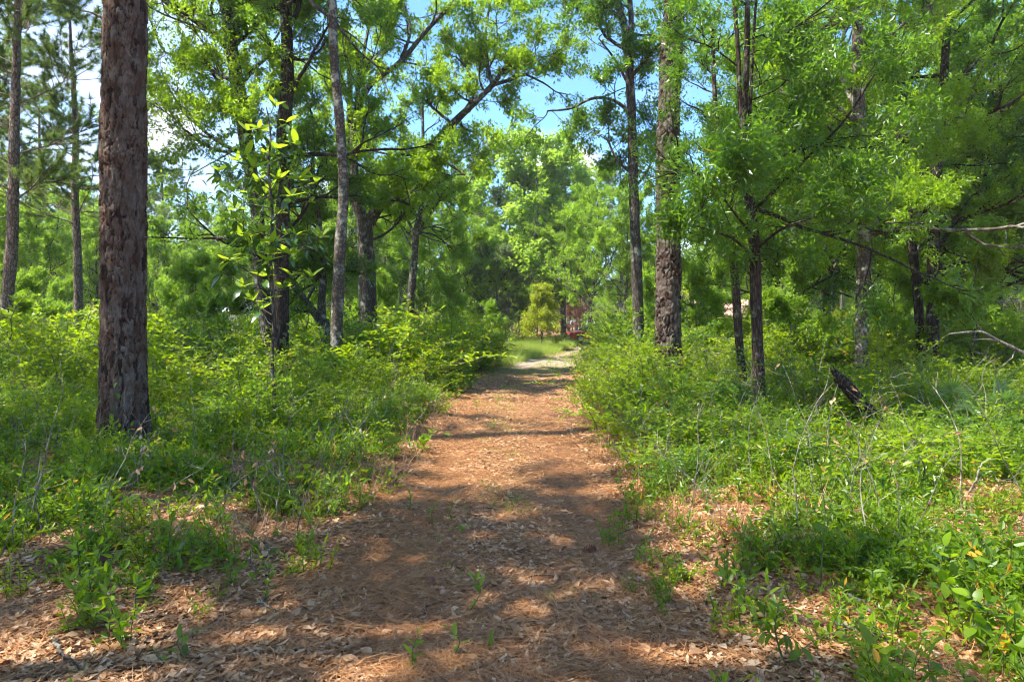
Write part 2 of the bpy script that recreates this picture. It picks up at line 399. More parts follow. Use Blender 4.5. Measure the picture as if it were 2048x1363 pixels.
# ------------------------------------------------------------------ scatter of uncountable growth and litter
def scatter(name, label, temps, P, rot, sc, idx=None, cat=None):
    coll = bpy.data.collections.new(name + '_kinds')
    for i, me in enumerate(temps):
        o = bpy.data.objects.new('%s_kind_%02d' % (name, i), me); coll.objects.link(o)
    n = len(P)
    pm = bpy.data.meshes.new(name); pm.vertices.add(n); pm.vertices.foreach_set('co', np.asarray(P, np.float32).ravel())
    a = pm.attributes.new('rot', 'FLOAT_VECTOR', 'POINT'); a.data.foreach_set('vector', np.asarray(rot, np.float32).ravel())
    a = pm.attributes.new('scl', 'FLOAT', 'POINT'); a.data.foreach_set('value', np.broadcast_to(sc, (n,)).astype(np.float32))
    idx = RG.integers(0, len(temps), n) if idx is None else idx
    a = pm.attributes.new('idx', 'INT', 'POINT'); a.data.foreach_set('value', idx.astype(np.int32))
    pm.update()
    g = bpy.data.node_groups.new(name + '_scatter', 'GeometryNodeTree')
    g.interface.new_socket('Geometry', in_out='INPUT', socket_type='NodeSocketGeometry')
    g.interface.new_socket('Geometry', in_out='OUTPUT', socket_type='NodeSocketGeometry')
    N = g.nodes.new; L = g.links.new
    gi = N('NodeGroupInput'); go = N('NodeGroupOutput')
    ci = N('GeometryNodeCollectionInfo'); ci.inputs[0].default_value = coll; ci.inputs[1].default_value = True; ci.inputs[2].default_value = True
    ip = N('GeometryNodeInstanceOnPoints')
    def na(nm, dt):
        k = N('GeometryNodeInputNamedAttribute'); k.data_type = dt; k.inputs[0].default_value = nm; return k.outputs[0]
    L(gi.outputs[0], ip.inputs['Points']); L(ci.outputs[0], ip.inputs['Instance'])
    ip.inputs['Pick Instance'].default_value = True
    L(na('idx', 'INT'), ip.inputs['Instance Index'])
    e2r = N('FunctionNodeEulerToRotation'); L(na('rot', 'FLOAT_VECTOR'), e2r.inputs[0]); L(e2r.outputs[0], ip.inputs['Rotation'])
    L(na('scl', 'FLOAT'), ip.inputs['Scale']); L(ip.outputs[0], go.inputs[0])
    o = link(name, pm); md = o.modifiers.new('scatter', 'NODES'); md.node_group = g
    tag(o, label, cat, None, 'stuff')
    return o

def frustum_pts(n, y0, y1, pw=1.0, m=1.15):
    """random ground points inside the camera's view, density falling with distance by pw"""
    u = RG.random(n)
    e = 2-pw
    Y = (y0**e + u*(y1**e-y0**e))**(1/e) if e > 0 else y0*(y1/y0)**u
    X = (RG.random(n)*2-1)*Y*.75*m
    return X, Y

def clump(X, Y, s=1.0, o=0):
    return .5+.25*np.sin(X*1.7*s+o+np.sin(Y*1.1*s))+.25*np.sin(Y*1.9*s+2*o+1.3*np.sin(X*1.4*s))
# dead leaves
def litter():
    temps = []
    for k in range(12):
        g = Geo(); L = random.uniform(.055, .10); Wd = L*random.uniform(.28, .5)
        n = 7; ts = np.linspace(0, 1, n)
        prof = np.sin(np.pi*np.clip(ts, .02, .98))**.7*Wd*.5*(1+.25*np.sin(ts*random.choice([6, 11, 17])+k))
        if k % 3 == 0: prof = prof*(1+.6*np.cos(ts*14))           # lobed oak leaf
        curl = random.uniform(-.3, .6); cup = random.uniform(-.4, .6)
        z = curl*L*(ts-.5)**2*1.2
        bend = random.uniform(-.3, .3)*Wd*np.sin(ts*3)
        V = []
        for i in range(n):
            xx = (ts[i]-.5)*L
            V += [(xx, bend[i]-prof[i], z[i]+cup*prof[i]*.8), (xx, bend[i], z[i]), (xx, bend[i]+prof[i], z[i]+cup*prof[i]*.8)]
        Q = []
        for i in range(n-1):
            a = i*3; Q += [(a, a+3, a+4, a+1), (a+1, a+4, a+5, a+2)]
        g.add(V, Q, None, k/12.)
        temps.append(g.mesh('dead_leaf', M['litter'], True))
    X, Y = frustum_pts(250000, 2.5, 20, 1.5, 1.08)
    s = side(X, Y)
    dens = np.where(s < -.25, .52, .95)
    rutc = np.exp(-((X-cx(Y)-.55)/.5)**2)
    rutc = rutc + np.exp(-((X-cx(Y)+.75)/.35)**2); dens = dens*(1-.32*np.clip(rutc, 0, 1)*(Y > 3.8))
    dens *= .6+.5*np.sin(X*1.9+1)*np.sin(Y*1.3+2) + .25
    k = RG.random(len(X)) < dens
    X, Y = X[k], Y[k]; n = len(X)
    P = np.stack([X, Y, gh(X, Y)+.004+RG.random(n)*.022], -1)
    rot = np.stack([RG.normal(size=n)*.24, RG.normal(size=n)*.24, RG.random(n)*6.283], -1)
    scatter('leaf_litter', 'brown curled oak leaves lying loose over the track', temps, P, rot, RG.uniform(.4, .92, n)*np.interp(Y, [8, 20], [1, 1.2]))
    temps = []
    for k in range(6):
        g = Geo(); n = 16
        P = np.zeros((n, 3)); P[:, :2] = RG.normal(size=(n, 2))*.09; P[:, 2] = RG.random(n)*.02
        a = RG.normal(size=n)*1.2; D = np.stack([np.cos(a), np.sin(a), RG.normal(size=n)*.06], -1)
        Lg = RG.uniform(.12, .22, n)[:, None]; Sd = np.stack([-np.sin(a), np.cos(a), np.zeros(n)], -1)*.0011
        md = P+D*Lg*.5+Sd*RG.normal(size=(n, 1))*12
        V = np.stack([P-Sd, P+Sd, md+Sd, md-Sd, P+D*Lg+Sd*.5, P+D*Lg-Sd*.5], 1).reshape(-1, 3)
        o = np.arange(n)[:, None]*6
        Q = np.concatenate([o+[[0, 1, 2, 3]], o+[[3, 2, 4, 5]]])
        g.add(V, Q, None, np.repeat(RG.random(n), 6)); temps.append(g.mesh('dead_needles', M['needle']))
    X, Y = frustum_pts(34000, 2.5, 15, 1.25, 1.08)
    s = side(X, Y)
    rut = np.exp(-((X-cx(Y)-.55)/.45)**2) + np.exp(-((X-cx(Y)+.75)/.4)**2)
    k = RG.random(len(X)) < np.clip(.12 + .7*rut*np.clip((Y-3.6)/1.5, .15, 1)*(s < .3) + .28*(clump(X, Y, 1.2, 3) > .6), 0, 1)
    X, Y = X[k], Y[k]; n = len(X)
    P = np.stack([X, Y, gh(X, Y)+.004+RG.random(n)*.014], -1)
    rot = np.stack([RG.normal(size=n)*.06, RG.normal(size=n)*.06, RG.random(n)*6.283], -1)
    scatter('pine_straw', 'thin rust brown pine needles strewn over the track', temps, P, rot, RG.uniform(.8, 1.2, n))
litter()

# ------------------------------------------------------------------ plant templates
def stem_leaves(g, P, Ls, Wd, dens, lm=1, sm=0, r=.003, updir=.3, six=True, v0=None, start=.2, sides=3):
    """leafy stem along polyline P"""
    P = np.asarray(P, float)
    g.tube(P, np.linspace(r, r*.4, len(P)), sides, .5, sm)
    seg = np.linalg.norm(np.diff(P, axis=0), axis=1); tot = seg.sum(); n = max(2, int(tot*dens))
    t = np.linspace(start, 1, n); cum = np.concatenate([[0], np.cumsum(seg)])/tot
    A = np.stack([np.interp(t, cum, P[:, i]) for i in range(3)], -1)
    T = np.stack([np.interp(np.minimum(t+.02, 1), cum, P[:, i]) - np.interp(t-.02, cum, P[:, i]) for i in range(3)], -1); T = norm(T)
    sd = norm(np.cross(T, [0, 0, 1.]) + 1e-6); up = np.cross(sd, T)
    al = np.where(np.arange(n) % 2 == 0, 1, -1)[:, None]
    D = norm(sd*al*.8 + T*.5 + up*updir + RG.normal(size=(n, 3))*.5)
    U = norm(np.array([0, 0, 1.]) + up*.3 + RG.normal(size=(n, 3))*.55)
    D[-1] = T[-1]
    L = Ls*RG.uniform(.65, 1.15, n)*(1.1-.35*t)
    v = (np.full(n, RG.random() if v0 is None else v0)*.5 + RG.random(n)*.5)
    (g.leaf6 if six else g.leaf4)(A, D, U, L, L*Wd/Ls if False else L*Wd, v, lm)

def arc(p, az, el, L, n=6, grav=.6, wig=.15):
    d = np.array([math.cos(az)*math.cos(el), math.sin(az)*math.cos(el), math.sin(el)]); P = [np.array(p, float)]
    for i in range(n):
        d = d + RG.normal(size=3)*wig + np.array([0, 0, -grav/n]); d /= np.linalg.norm(d); P.append(P[-1]+d*L/n)
    return np.array(P)

def herb(h, nst, Ls, Wd, dens=60, spread=.06, el=(1.0, 1.5), grav=.9, mats=('gstem', 'herb')):
    g = Geo()
    for i in range(nst):
        a = random.uniform(0, 6.28)
        p = arc((math.cos(a)*spread*random.random(), math.sin(a)*spread*random.random(), -.02), a, random.uniform(*el), h*random.uniform(.6, 1.1), 6, grav, .12)
        stem_leaves(g, p, Ls, Wd, dens, start=.15)
    return g
def bush_geo(h, rad, nst, Ls, Wd, dens=45, side_n=5, six=True):
    gs, gl = Geo(), Geo()
    for i in range(nst):
        a = random.uniform(0, 6.28); rr = rad*.35*random.random()
        p = arc((math.cos(a)*rr, math.sin(a)*rr, -.03), a+random.uniform(-.7, .7), random.uniform(.85, 1.5), h*random.uniform(.6, 1.12), 7, .45, .2)
        gs.tube(p, np.linspace(.008, .003, len(p)), 4)
        for k in range(side_n):
            t = random.uniform(.2, 1.0); q = p[int(t*(len(p)-1))]
            b = arc(q, random.uniform(0, 6.28), random.uniform(-.1, .9), h*random.uniform(.16, .34), 4, .5, .18)
            stem_leaves(gl, b, Ls, Wd, dens, 0, 0, .002, six=six, start=.05, v0=random.random())
        stem_leaves(gl, p[3:], Ls, Wd, dens*.8, 0, 0, .002, six=six)
    return gs, gl
def grass_geo(h, n, spread=.08, mat=0):
    g = Geo()
    for i in range(n):
        a = random.uniform(0, 6.28); p = arc((math.cos(a)*spread*random.random(), math.sin(a)*spread*random.random(), -.01), a, random.uniform(.9, 1.5), h*random.uniform(.5, 1.1), 4, random.uniform(.4, 1.4), .06)
        sd = np.array([-math.sin(a), math.cos(a), 0])*.0022
        wv = np.array([1, 1, .9, .6, .1])[:, None]
        V = np.stack([p-sd*wv, p+sd*wv], 1).reshape(-1, 3)
        Q = [(2*j, 2*j+1, 2*j+3, 2*j+2) for j in range(4)]
        g.add(V, Q, None, random.random(), mat)
    return g

# ground cover, near: low leafy herbs
H_low = [herb(random.uniform(.16, .34), random.randint(3, 6), .072, random.choice([.28, .36, .46]), 48, .1).mesh('low_herb', [M['gstem'], M['herb']]) for _ in range(9)]
H_low += [herb(.22, 6, .04, .55, 85, .12).mesh('low_herb', [M['gstem'], M['shrub']]) for _ in range(3)]
H_mid = [herb(random.uniform(.4, .7), random.randint(5, 8), .066, random.choice([.34, .5]), 40, .14).mesh('mid_herb', [M['gstem'], M['shrub']]) for _ in range(8)]
H_seed = [herb(.08, 1, .05, .4, 90, .01).mesh('seedling_sprig', [M['gstem'], M['herb']]) for _ in range(3)]
G_grass = [grass_geo(random.uniform(.1, .2), 16).mesh('grass_tuft', M['grass']) for _ in range(4)]
G_tall = [grass_geo(random.uniform(.5, .9), 30, .15).mesh('tall_grass_tuft', M['grass']) for _ in range(4)]
G_dry = [grass_geo(random.uniform(.25, .4), 20, .1).mesh('dry_grass_tuft', M['dry']) for _ in range(3)]

def place(X, Y, z=0): return np.stack([X, Y, gh(X, Y)+z], -1)
def rotz(n, t=.1): return np.stack([RG.normal(size=n)*t, RG.normal(size=n)*t, RG.random(n)*6.283], -1)

def cover():
    X, Y = frustum_pts(26000, 2.6, 26, 1.35)
    s = side(X, Y); left = X < 0
    d = np.clip((s-.0)/1.3, 0, 1)
    nearfade = np.where(left, np.clip((Y-2.8)/3.0, 0.16, 1), np.where(X > 1.6, np.clip((Y-2.0)/1.8, .4, 1), .7))
    d = np.where(X > .7, np.clip((s+.75*np.clip((7.0-Y)/2, 0, 1))/1.2, 0, 1), d)
    pr = d*nearfade*(clump(X, Y, 1.7) > .52)*.72 + d*nearfade*.11
    k = RG.random(len(X)) < pr
    X, Y = X[k], Y[k]; n = len(X)
    scatter('ground_cover', 'low green leafy plants covering the floor beside the track', H_low, place(X, Y), rotz(n), RG.uniform(.5, 1.35, n)*np.interp(Y, [5, 14], [.95, 1.5]))
    X, Y = frustum_pts(11000, 5.2, 34, 1.15)
    s = side(X, Y); d = np.clip((s-.45)/1.2, 0, 1)
    lowl = (X < 0) & (Y < 8.2) & (X > -4.6)
    k = RG.random(len(X)) < d*np.where(lowl, .08, .45)*np.where((X > 0) & (Y < 6.4), .35, 1)*(clump(X, Y, 1.1, 2) > .42)
    X, Y = X[k], Y[k]; n = len(X)
    scatter('undergrowth', 'knee high bright green undergrowth filling the wood', H_mid, place(X, Y), rotz(n), RG.uniform(.7, 1.3, n)*np.interp(Y, [5, 9, 14], [.6, .95, 1.25]))
    # grass: crown of the track and its far end
    X, Y = frustum_pts(26000, 3, 46, 1.0)
    s = side(X, Y); u = X-cx(Y)
    pr = np.where(s < 0, .34*np.exp(-((u+.1)/.3)**2)*(Y > 3.8)*(clump(X, Y, 1.6, 4) > .5)*3 + np.clip((Y-17)/5, 0, 1)*.5*(np.abs(u+.5) > .25), .03)
    pr = np.where((Y > 25) & (s > -.1), .35, pr)
    k = RG.random(len(X)) < pr
    X, Y = X[k], Y[k]; n = len(X)
    scatter('track_grass', 'short grass along the middle and far end of the track', G_grass, place(X, Y), rotz(n), RG.uniform(.5, 1.1, n)*np.interp(Y, [5, 30], [.55, 1.3]))
    n = 3600; Y = RG.uniform(25, 56, n); X = cx(Y) - hw(Y) - .1 - RG.random(n)*5.5
    scatter('tall_grass', 'tall pale green grass in the clearing where the track bends', G_tall, place(X, Y), rotz(n), RG.uniform(.6, 1.25, n))
    n = 420; X, Y = frustum_pts(n*4, 4.5, 14, 1.2); s = side(X, Y); k = (s > -.05) & (s < 1.1) & (RG.random(len(X)) < .5); X, Y = X[k], Y[k]; n = len(X)
    scatter('dry_grass', 'dry tan grass blades along the edges of the track', G_dry, place(X, Y), rotz(n), RG.uniform(.5, 1.2, n))
cover()
def dead_stems():
    temps = []
    for k in range(8):
        g = Geo(); p = arc((0, 0, -.03), random.uniform(0, 6.28), random.uniform(.7, 1.5), random.uniform(.5, 1.2), 7, random.uniform(-.1, .5), .16); g.tube(p, np.linspace(.0045, .0015, 8), 4)
        for j in range(4):
            i = random.randint(2, 6); q = arc(p[i], random.uniform(0, 6.28), random.uniform(.1, 1.0), random.uniform(.12, .35), 4, .1, .2); g.tube(q, np.linspace(.0025, .001, 5), 3)
        n = random.choice([0, 0, 0, 4])
        if n:
            q = p[RG.integers(3, 8, n)]+RG.normal(size=(n, 3))*.03; g.leaf6(q, unit(n)*.6+np.array([0, 0, -.6]), unit(n), .06, .025, RG.random(n), 1)
        temps.append(g.mesh('dead_stem', [M['twig'], M['litter']]))
    X, Y = frustum_pts(2600, 4.2, 22, 1.2); s = side(X, Y); k = (s > .15) & (RG.random(len(X)) < .26); X, Y = X[k], Y[k]; n = len(X)
    scatter('dead_stems', 'bare grey brown stems and dead twigs standing in the undergrowth', temps, place(X, Y), rotz(n, .3), RG.uniform(.5, 1.25, n))
dead_stems()

# ------------------------------------------------------------------ bushes
def make_bush(h, rad, nst, Ls, Wd, dens, sn, leafm, six=True):
    gs, gl = bush_geo(h, rad, nst, Ls, Wd, dens, sn, six)
    zt = np.percentile(np.vstack(gl.V)[:, 2], 97)
    for g in (gs, gl): g.V = [v*np.array([1.12, 1.12, 1])/zt for v in g.V]
    return gs.mesh('bush_stems', M['twig'], True), gl.mesh('bush_foliage', [leafm])
BUSH = []
def bush_protos():
    for i in range(4): BUSH.append(('low', make_bush(.75, .5, 9, .065, .55, 34, 6, M['shrub'])))
    for i in range(4): BUSH.append(('tall', make_bush(1.45, .8, 13, .085, .50, 27, 9, M['shrub'])))
    for i in range(2): BUSH.append(('dark', make_bush(1.3, .8, 12, .10, .34, 27, 9, M['herb'])))
    for i in range(2): BUSH.append(('dark', make_bush(1.3, .7, 13, .06, .6, 38, 8, M['oakdark'])))
    for i in range(2): BUSH.append(('open', make_bush(1.3, .7, 9, .06, .5, 16, 7, M['shrub'])))
bush_protos()
REFS = [(20, 'the pale leaning pine'), (90, 'the slim pine gap'), (154, 'the slender open pine'), (247, 'the big pine'), (330, 'the white house'), (430, 'the board fence'), (515, 'the curving oak'), (545, 'the magnolia sapling'), (563, 'the straight dark oak'), (640, 'the crooked tree'), (678, 'the slender pale trunk'), (735, 'the forked oak'), (790, 'the white shed'), (824, 'the thin dark tree'), (930, 'the left track edge'), (1045, 'the bright maple'), (1160, 'the red car'), (1270, 'the tall thin trunk'), (1337, 'the red barked pine'), (1400, 'the orange tinged sapling'), (1475, 'the thin leaning trunk'), (1515, 'the near dark trunk'), (1620, 'the shaded gap'), (1724, 'the lichen patched trunk'), (1790, 'the leaning snag'), (1850, 'the close trunk pair'), (1960, 'the palmettos'), (2060, 'the right photo border')]
def where(x):
    d, r = min((abs(x-a), (a, t)) for a, t in REFS)
    a, t = r
    return t, ('left of' if x < a-12 else 'right of' if x > a+12 else 'in line with')
def put_bush(kind, x, y, h, label, group=None, sq=1.0, ch=None):
    if kind != 'low' and h < .45: h = .45
    wt, rel = where(x/y*F+1024)
    label = '%s %s%s %s %s' % ('low' if h < .5 else 'knee high' if h < .8 else 'waist high' if h < 1.25 else 'head high', 'wide ' if sq > 1.15 else 'narrow ' if sq < 1.05 else '', {'low': 'leafy bush', 'tall': 'yellow green bush', 'dark': 'deep green bush', 'open': 'thin twiggy bush'}[kind], rel, wt)
    label += ', nearest' if y < 8 else ', in front' if y < 11 else ', mid row' if y < 14 else ', further back' if y < 18 else ', rearmost'
    ks = [b for b in BUSH if b[0] == kind]; k, (ms, ml) = random.choice(ks)
    s = h
    r = empty('bush', (x, y, float(gh(x, y))), label, 'bush', group, random.uniform(0, 6.28), (s*sq, s*sq, s))
    link('stems', ms, r); link('foliage', ml, r)
    return r
def bushes():
    used = []
    def ok(x, y, d):
        for a, b in used:
            if (a-x)**2+(b-y)**2 < d*d: return False
        used.append((x, y)); return True
    zones = [  # x0,x1 (px at that depth), y0,y1 depth, height range, kind, count, label, group
        ((-120, 300), (11, 20), (1.2, 1.75), 'tall', 40, 'leafy bush in the sunlit thicket behind and left of the big pine trunk', 'bushes in the thicket left of the big pine'),
        ((300, 720), (11.5, 19), (.8, 1.25), 'tall', 30, 'leafy bush in the thicket between the big pine and the pale slender trunk', 'bushes between the big pine and the slender trunk'),
        ((720, 1010), (14.5, 25), (1.15, 1.8), 'tall', 34, 'green bush in the dense row along the left edge of the track', 'bushes along the left edge of the track'),
        ((1135, 1330), (10.5, 24), (1.05, 1.75), 'tall', 36, 'green bush in the dense row along the right edge of the track', 'bushes along the right edge of the track'),
        ((1330, 1700), (9.5, 20), (.7, 1.3), 'tall', 32, 'bush growing round the trunks right of the red barked pine', 'bushes round the trunks right of the red barked pine'),
        ((1700, 2160), (9, 20), (.7, 1.3), 'tall', 30, 'bush at the far right beyond the leaning dead trunk', 'bushes beyond the leaning dead trunk'),
    ]
    for (a, b), (y0, y1), (h0, h1), kd, n, lab, grp in zones:
        c = 0
        for _ in range(n*30):
            Y = random.uniform(y0, y1)**1.0; x = (random.uniform(a, b)-1024)/F*Y
            if side(x, Y) < .45 + .3*random.random(): continue
            if b == 1330 and x/Y*F+1024 < 1168 + .6/Y*F*(Y > 13): continue
            if not ok(x, Y, .62): continue
            edge = side(x, Y)
            h = random.uniform(h0*.6, h1*1.08)*np.interp(Y, [9, 15], [.68 if a > 1024 else .55, 1.0])*np.interp(edge, [.4, 1.5], [.8 if a > 1024 else .7, 1])
            u_ = random.random(); h = min(h, CH-.12-45/F*Y) if (b == 1330 and x/Y*F+1024 < 1190+1.1*h/Y*F) else h; put_bush(kd if u_ < .45 else 'dark' if u_ < .8 else 'open', x, Y, h, lab, grp, random.uniform(.95, 1.3)); c += 1
            if c >= n: break
    # low bushes near the viewer
    for (a, b), (y0, y1), n, lab, grp in [
        ((1180, 1560), (6.2, 9.2), 22, 'low bright bush spilling over the right edge of the track', 'low bushes on the right edge of the track'),
        ((1560, 2150), (5.4, 9), 20, 'low leafy bush on the floor at the near right', 'low bushes at the near right'),
        ((330, 840), (8.6, 12.5), 20, 'low green bush on the floor right of the big pine base', 'low bushes right of the big pine base'),
        ((-60, 200), (7.5, 11.5), 16, 'low bush left of the big pine base', 'low bushes left of the big pine base')]:
        c = 0
        for _ in range(900):
            Y = random.uniform(y0, y1); x = (random.uniform(a, b)-1024)/F*Y
            if side(x, Y) < .35 or not ok(x, Y, .42): continue
            put_bush('low' if random.random() < .65 else 'dark', x, Y, random.uniform(.26, .56), lab, grp, random.uniform(1, 1.4)); c += 1
            if c >= n: break
bushes()

def thicket():
    X, Y = frustum_pts(2600, 17, 80, .75, 1.1)
    s = side(X, Y); xp = X/Y*F+1024
    k = (s > .8) & ~((xp > 1005) & (xp < 1225) & (Y > 17)) & ~((X < cx(Y)) & (s < 5.2) & (Y > 25) & (Y < 50)) & ~((Y > 50) & (np.abs(X-8) < 3.5))
    k &= ~((xp > 350) & (xp < 520) & (Y > 24)) & ~((xp > 1360) & (xp < 1470) & (Y > 22))
    X, Y = X[k], Y[k]; n = len(X); P = place(X, Y); r = rotz(n, .05); sc = RG.uniform(.9, 1.7, n)*np.interp(Y, [17, 30, 60], [1, 1.15, 1.5]); ix = RG.integers(0, len(BUSH)-4, n)
    scatter('thicket', 'tangle of leafy bushes filling the wood behind', [b[1][1] for b in BUSH[4:]], P, r, sc, ix)
    scatter('thicket_stems', 'thin grey stems of the bushes filling the wood behind', [b[1][0] for b in BUSH[4:]], P, r, sc, ix)
thicket()

# ------------------------------------------------------------------ trees
def grow(g, A, p, d, L, r, lvl, P):
    """one branch: tube, then children; ends collect leaf anchors A"""
    n = P.get('seg', 5); pts = [np.array(p, float)]; d = np.array(d, float)
    for i in range(n):
        d = d + RG.normal(size=3)*P['wig'] + np.array([0, 0, P['up']/n]); d /= np.linalg.norm(d); pts.append(pts[-1]+d*L/n)
    pts = np.array(pts)
    if r > P.get('rmin', .004): g.tube(pts, np.linspace(r, r*.45, n+1), 5 if r > .03 else 3)
    if lvl <= 0:
        k = P['anch']; t = RG.uniform(.15, 1, k)*n
        i = np.minimum(t.astype(int), n-1); f = (t-i)[:, None]
        A.append(np.hstack([pts[i]*(1-f)+pts[i+1]*f, norm(pts[i+1]-pts[i])]))
        return
    for c in range(P['kids'][lvl-1]):
        t = random.uniform(.25, 1.0) if c else 1.0
        i = min(int(t*n), n-1); q = pts[i]+(pts[i+1]-pts[i])*(t*n-i)
        dd = pts[i+1]-pts[i]; dd /= np.linalg.norm(dd)
        pr = unit(1)[0]; pr -= dd*pr.dot(dd); pr /= np.linalg.norm(pr); pr[2] *= P.get('flat', .7)
        an = random.uniform(.5, 1.0) if c else .25
        nd_ = dd*math.cos(an)+pr*math.sin(an)
        grow(g, A, q, nd_, L*random.uniform(.42, .68)*(1.15-.4*t), r*random.uniform(.45, .6), lvl-1, P)
def spawn(g, A, line, rads, n, Lr, P, t0=0., t1=1., lvl=2, el=(-.05, .8), azf=None):
    line = np.asarray(line, float); m = len(line)-1
    for i in range(n):
        t = t0+(t1-t0)*(i+random.random())/n
        s = t*m; k = min(int(s), m-1); q = line[k]+(line[k+1]-line[k])*(s-k); r = np.interp(s, np.arange(m+1), rads)
        a = random.uniform(0, 6.283) if azf is None else azf(i)
        e = random.uniform(*el)
        grow(g, A, q, (math.cos(a)*math.cos(e), math.sin(a)*math.cos(e), math.sin(e)), random.uniform(*Lr)*(1.1-.4*(t-t0)/(t1-t0+1e-6)), min(r*.5, .06), lvl, P)
def foliage(A, per, ls, wd, twl=.30, spread=.8, hang=-.12, flat=.8, six=False, sizevar=.3):
    g = Geo(); A = np.vstack(A); n = len(A)
    cv = RG.random(n)
    P = np.repeat(A[:, :3], per, 0); D = np.repeat(A[:, 3:], per, 0); m = len(P)
    P = P + D*(RG.random((m, 1))*twl) + RG.normal(size=(m, 3))*max(.03, .62*ls)
    Dl = norm(D*.55+unit(m)*spread+np.array([0, 0, hang])); U = norm(unit(m)*flat+np.array([0, 0, 1.]))
    L = ls*RG.uniform(1-sizevar, 1+sizevar, m)
    (g.leaf6 if six else g.leaf4)(P, Dl, U, L, L*wd, np.repeat(cv, per)*.55+RG.random(m)*.45)
    return g
def tufts(A, per, L, wd):
    g = Geo(); A = np.vstack(A); n = len(A)
    P = np.repeat(A[:, :3], per, 0); D = np.repeat(A[:, 3:], per, 0); m = len(P)
    P = P + D*(RG.random((m, 1))*.10)
    g.needles(P, norm(D*.75+unit(m)*.85+np.array([0, 0, .1])), L*RG.uniform(.7, 1.1, m), wd, np.repeat(RG.random(n), per)*.6+RG.random(m)*.4)
    return g
PAR = dict(wig=.20, up=.25, kids=[4, 4, 4], anch=8, seg=5)

def finish(name, label, cat, base, gw, gl, bark, leafm, group=None, crown='crown', trunk='trunk'):
    r = empty(name, tuple(base), label, cat, group)
    b = np.array(base)
    for g in (gw, gl):
        if g is not None: g.V = [v-b for v in g.V]
    t = link(trunk, gw.mesh(name+'_'+trunk, bark, True), r)
    kids = [t]
    if gl is not None and gl.n: kids.append(link(crown, gl.mesh(name+'_'+crown, leafm), r))
    KIDS[r.name] = kids
    return r
def line_px(pts, Y, root=True):
    """pts: (x, y, width px[, dY]) down to up -> world polyline and radii"""
    P = []; Rr = []
    for q in pts:
        y = Y + (q[3] if len(q) > 3 else 0); P.append(px(q[0], q[1], y)); Rr.append(q[2]/F*y*.5)
    P = np.array(P); Rr = np.array(Rr)
    if root:
        P0 = P[0].copy(); P0[2] = float(gh(P0[0], P0[1]))-.08
        if P[0][2] > P0[2]+.1: P = np.vstack([P0, P]); Rr = np.concatenate([[Rr[0]*1.18], Rr])
    return P, Rr
def smooth_line(P, Rr, n=40):
    t = np.arange(len(P)); u = np.linspace(0, len(P)-1, n)
    k = np.clip(u.astype(int), 0, len(P)-2); f = (u-k)[:, None]
    ex = np.vstack([2*P[0]-P[1], P, 2*P[-1]-P[-2]])
    p0, p1, p2, p3 = ex[k], ex[k+1], ex[k+2], ex[k+3]
    Q = .5*((2*p1)+(-p0+p2)*f+(2*p0-5*p1+4*p2-p3)*f*f+(-p0+3*p1-3*p2+p3)*f**3)
    return Q, np.interp(u, t, Rr)
def trunk_tube(g, P, Rr, sides=14, n=60, rough=.04, flare=True):
    Q, r = smooth_line(P, Rr, n)
    z = Q[:, 2]-Q[0, 2]
    r = r*(1+rough*np.sin(z*3.1+1)*np.sin(z*1.3))
    if flare: r = r*(1+.35*np.exp(-z/.22))
    s0 = g.n
    g.tube(Q, r, sides)
    V = g.V[-1]; c = np.repeat(Q, sides, 0); d = V[:len(c)]-c
    ang = np.tile(np.arange(sides), n)
    bump = 1+rough*RG.normal(size=len(c))*.5+rough*np.sin(ang*2.1+np.repeat(z, sides)*.8)
    V[:len(c)] = c+d*bump[:, None]
    return Q, r

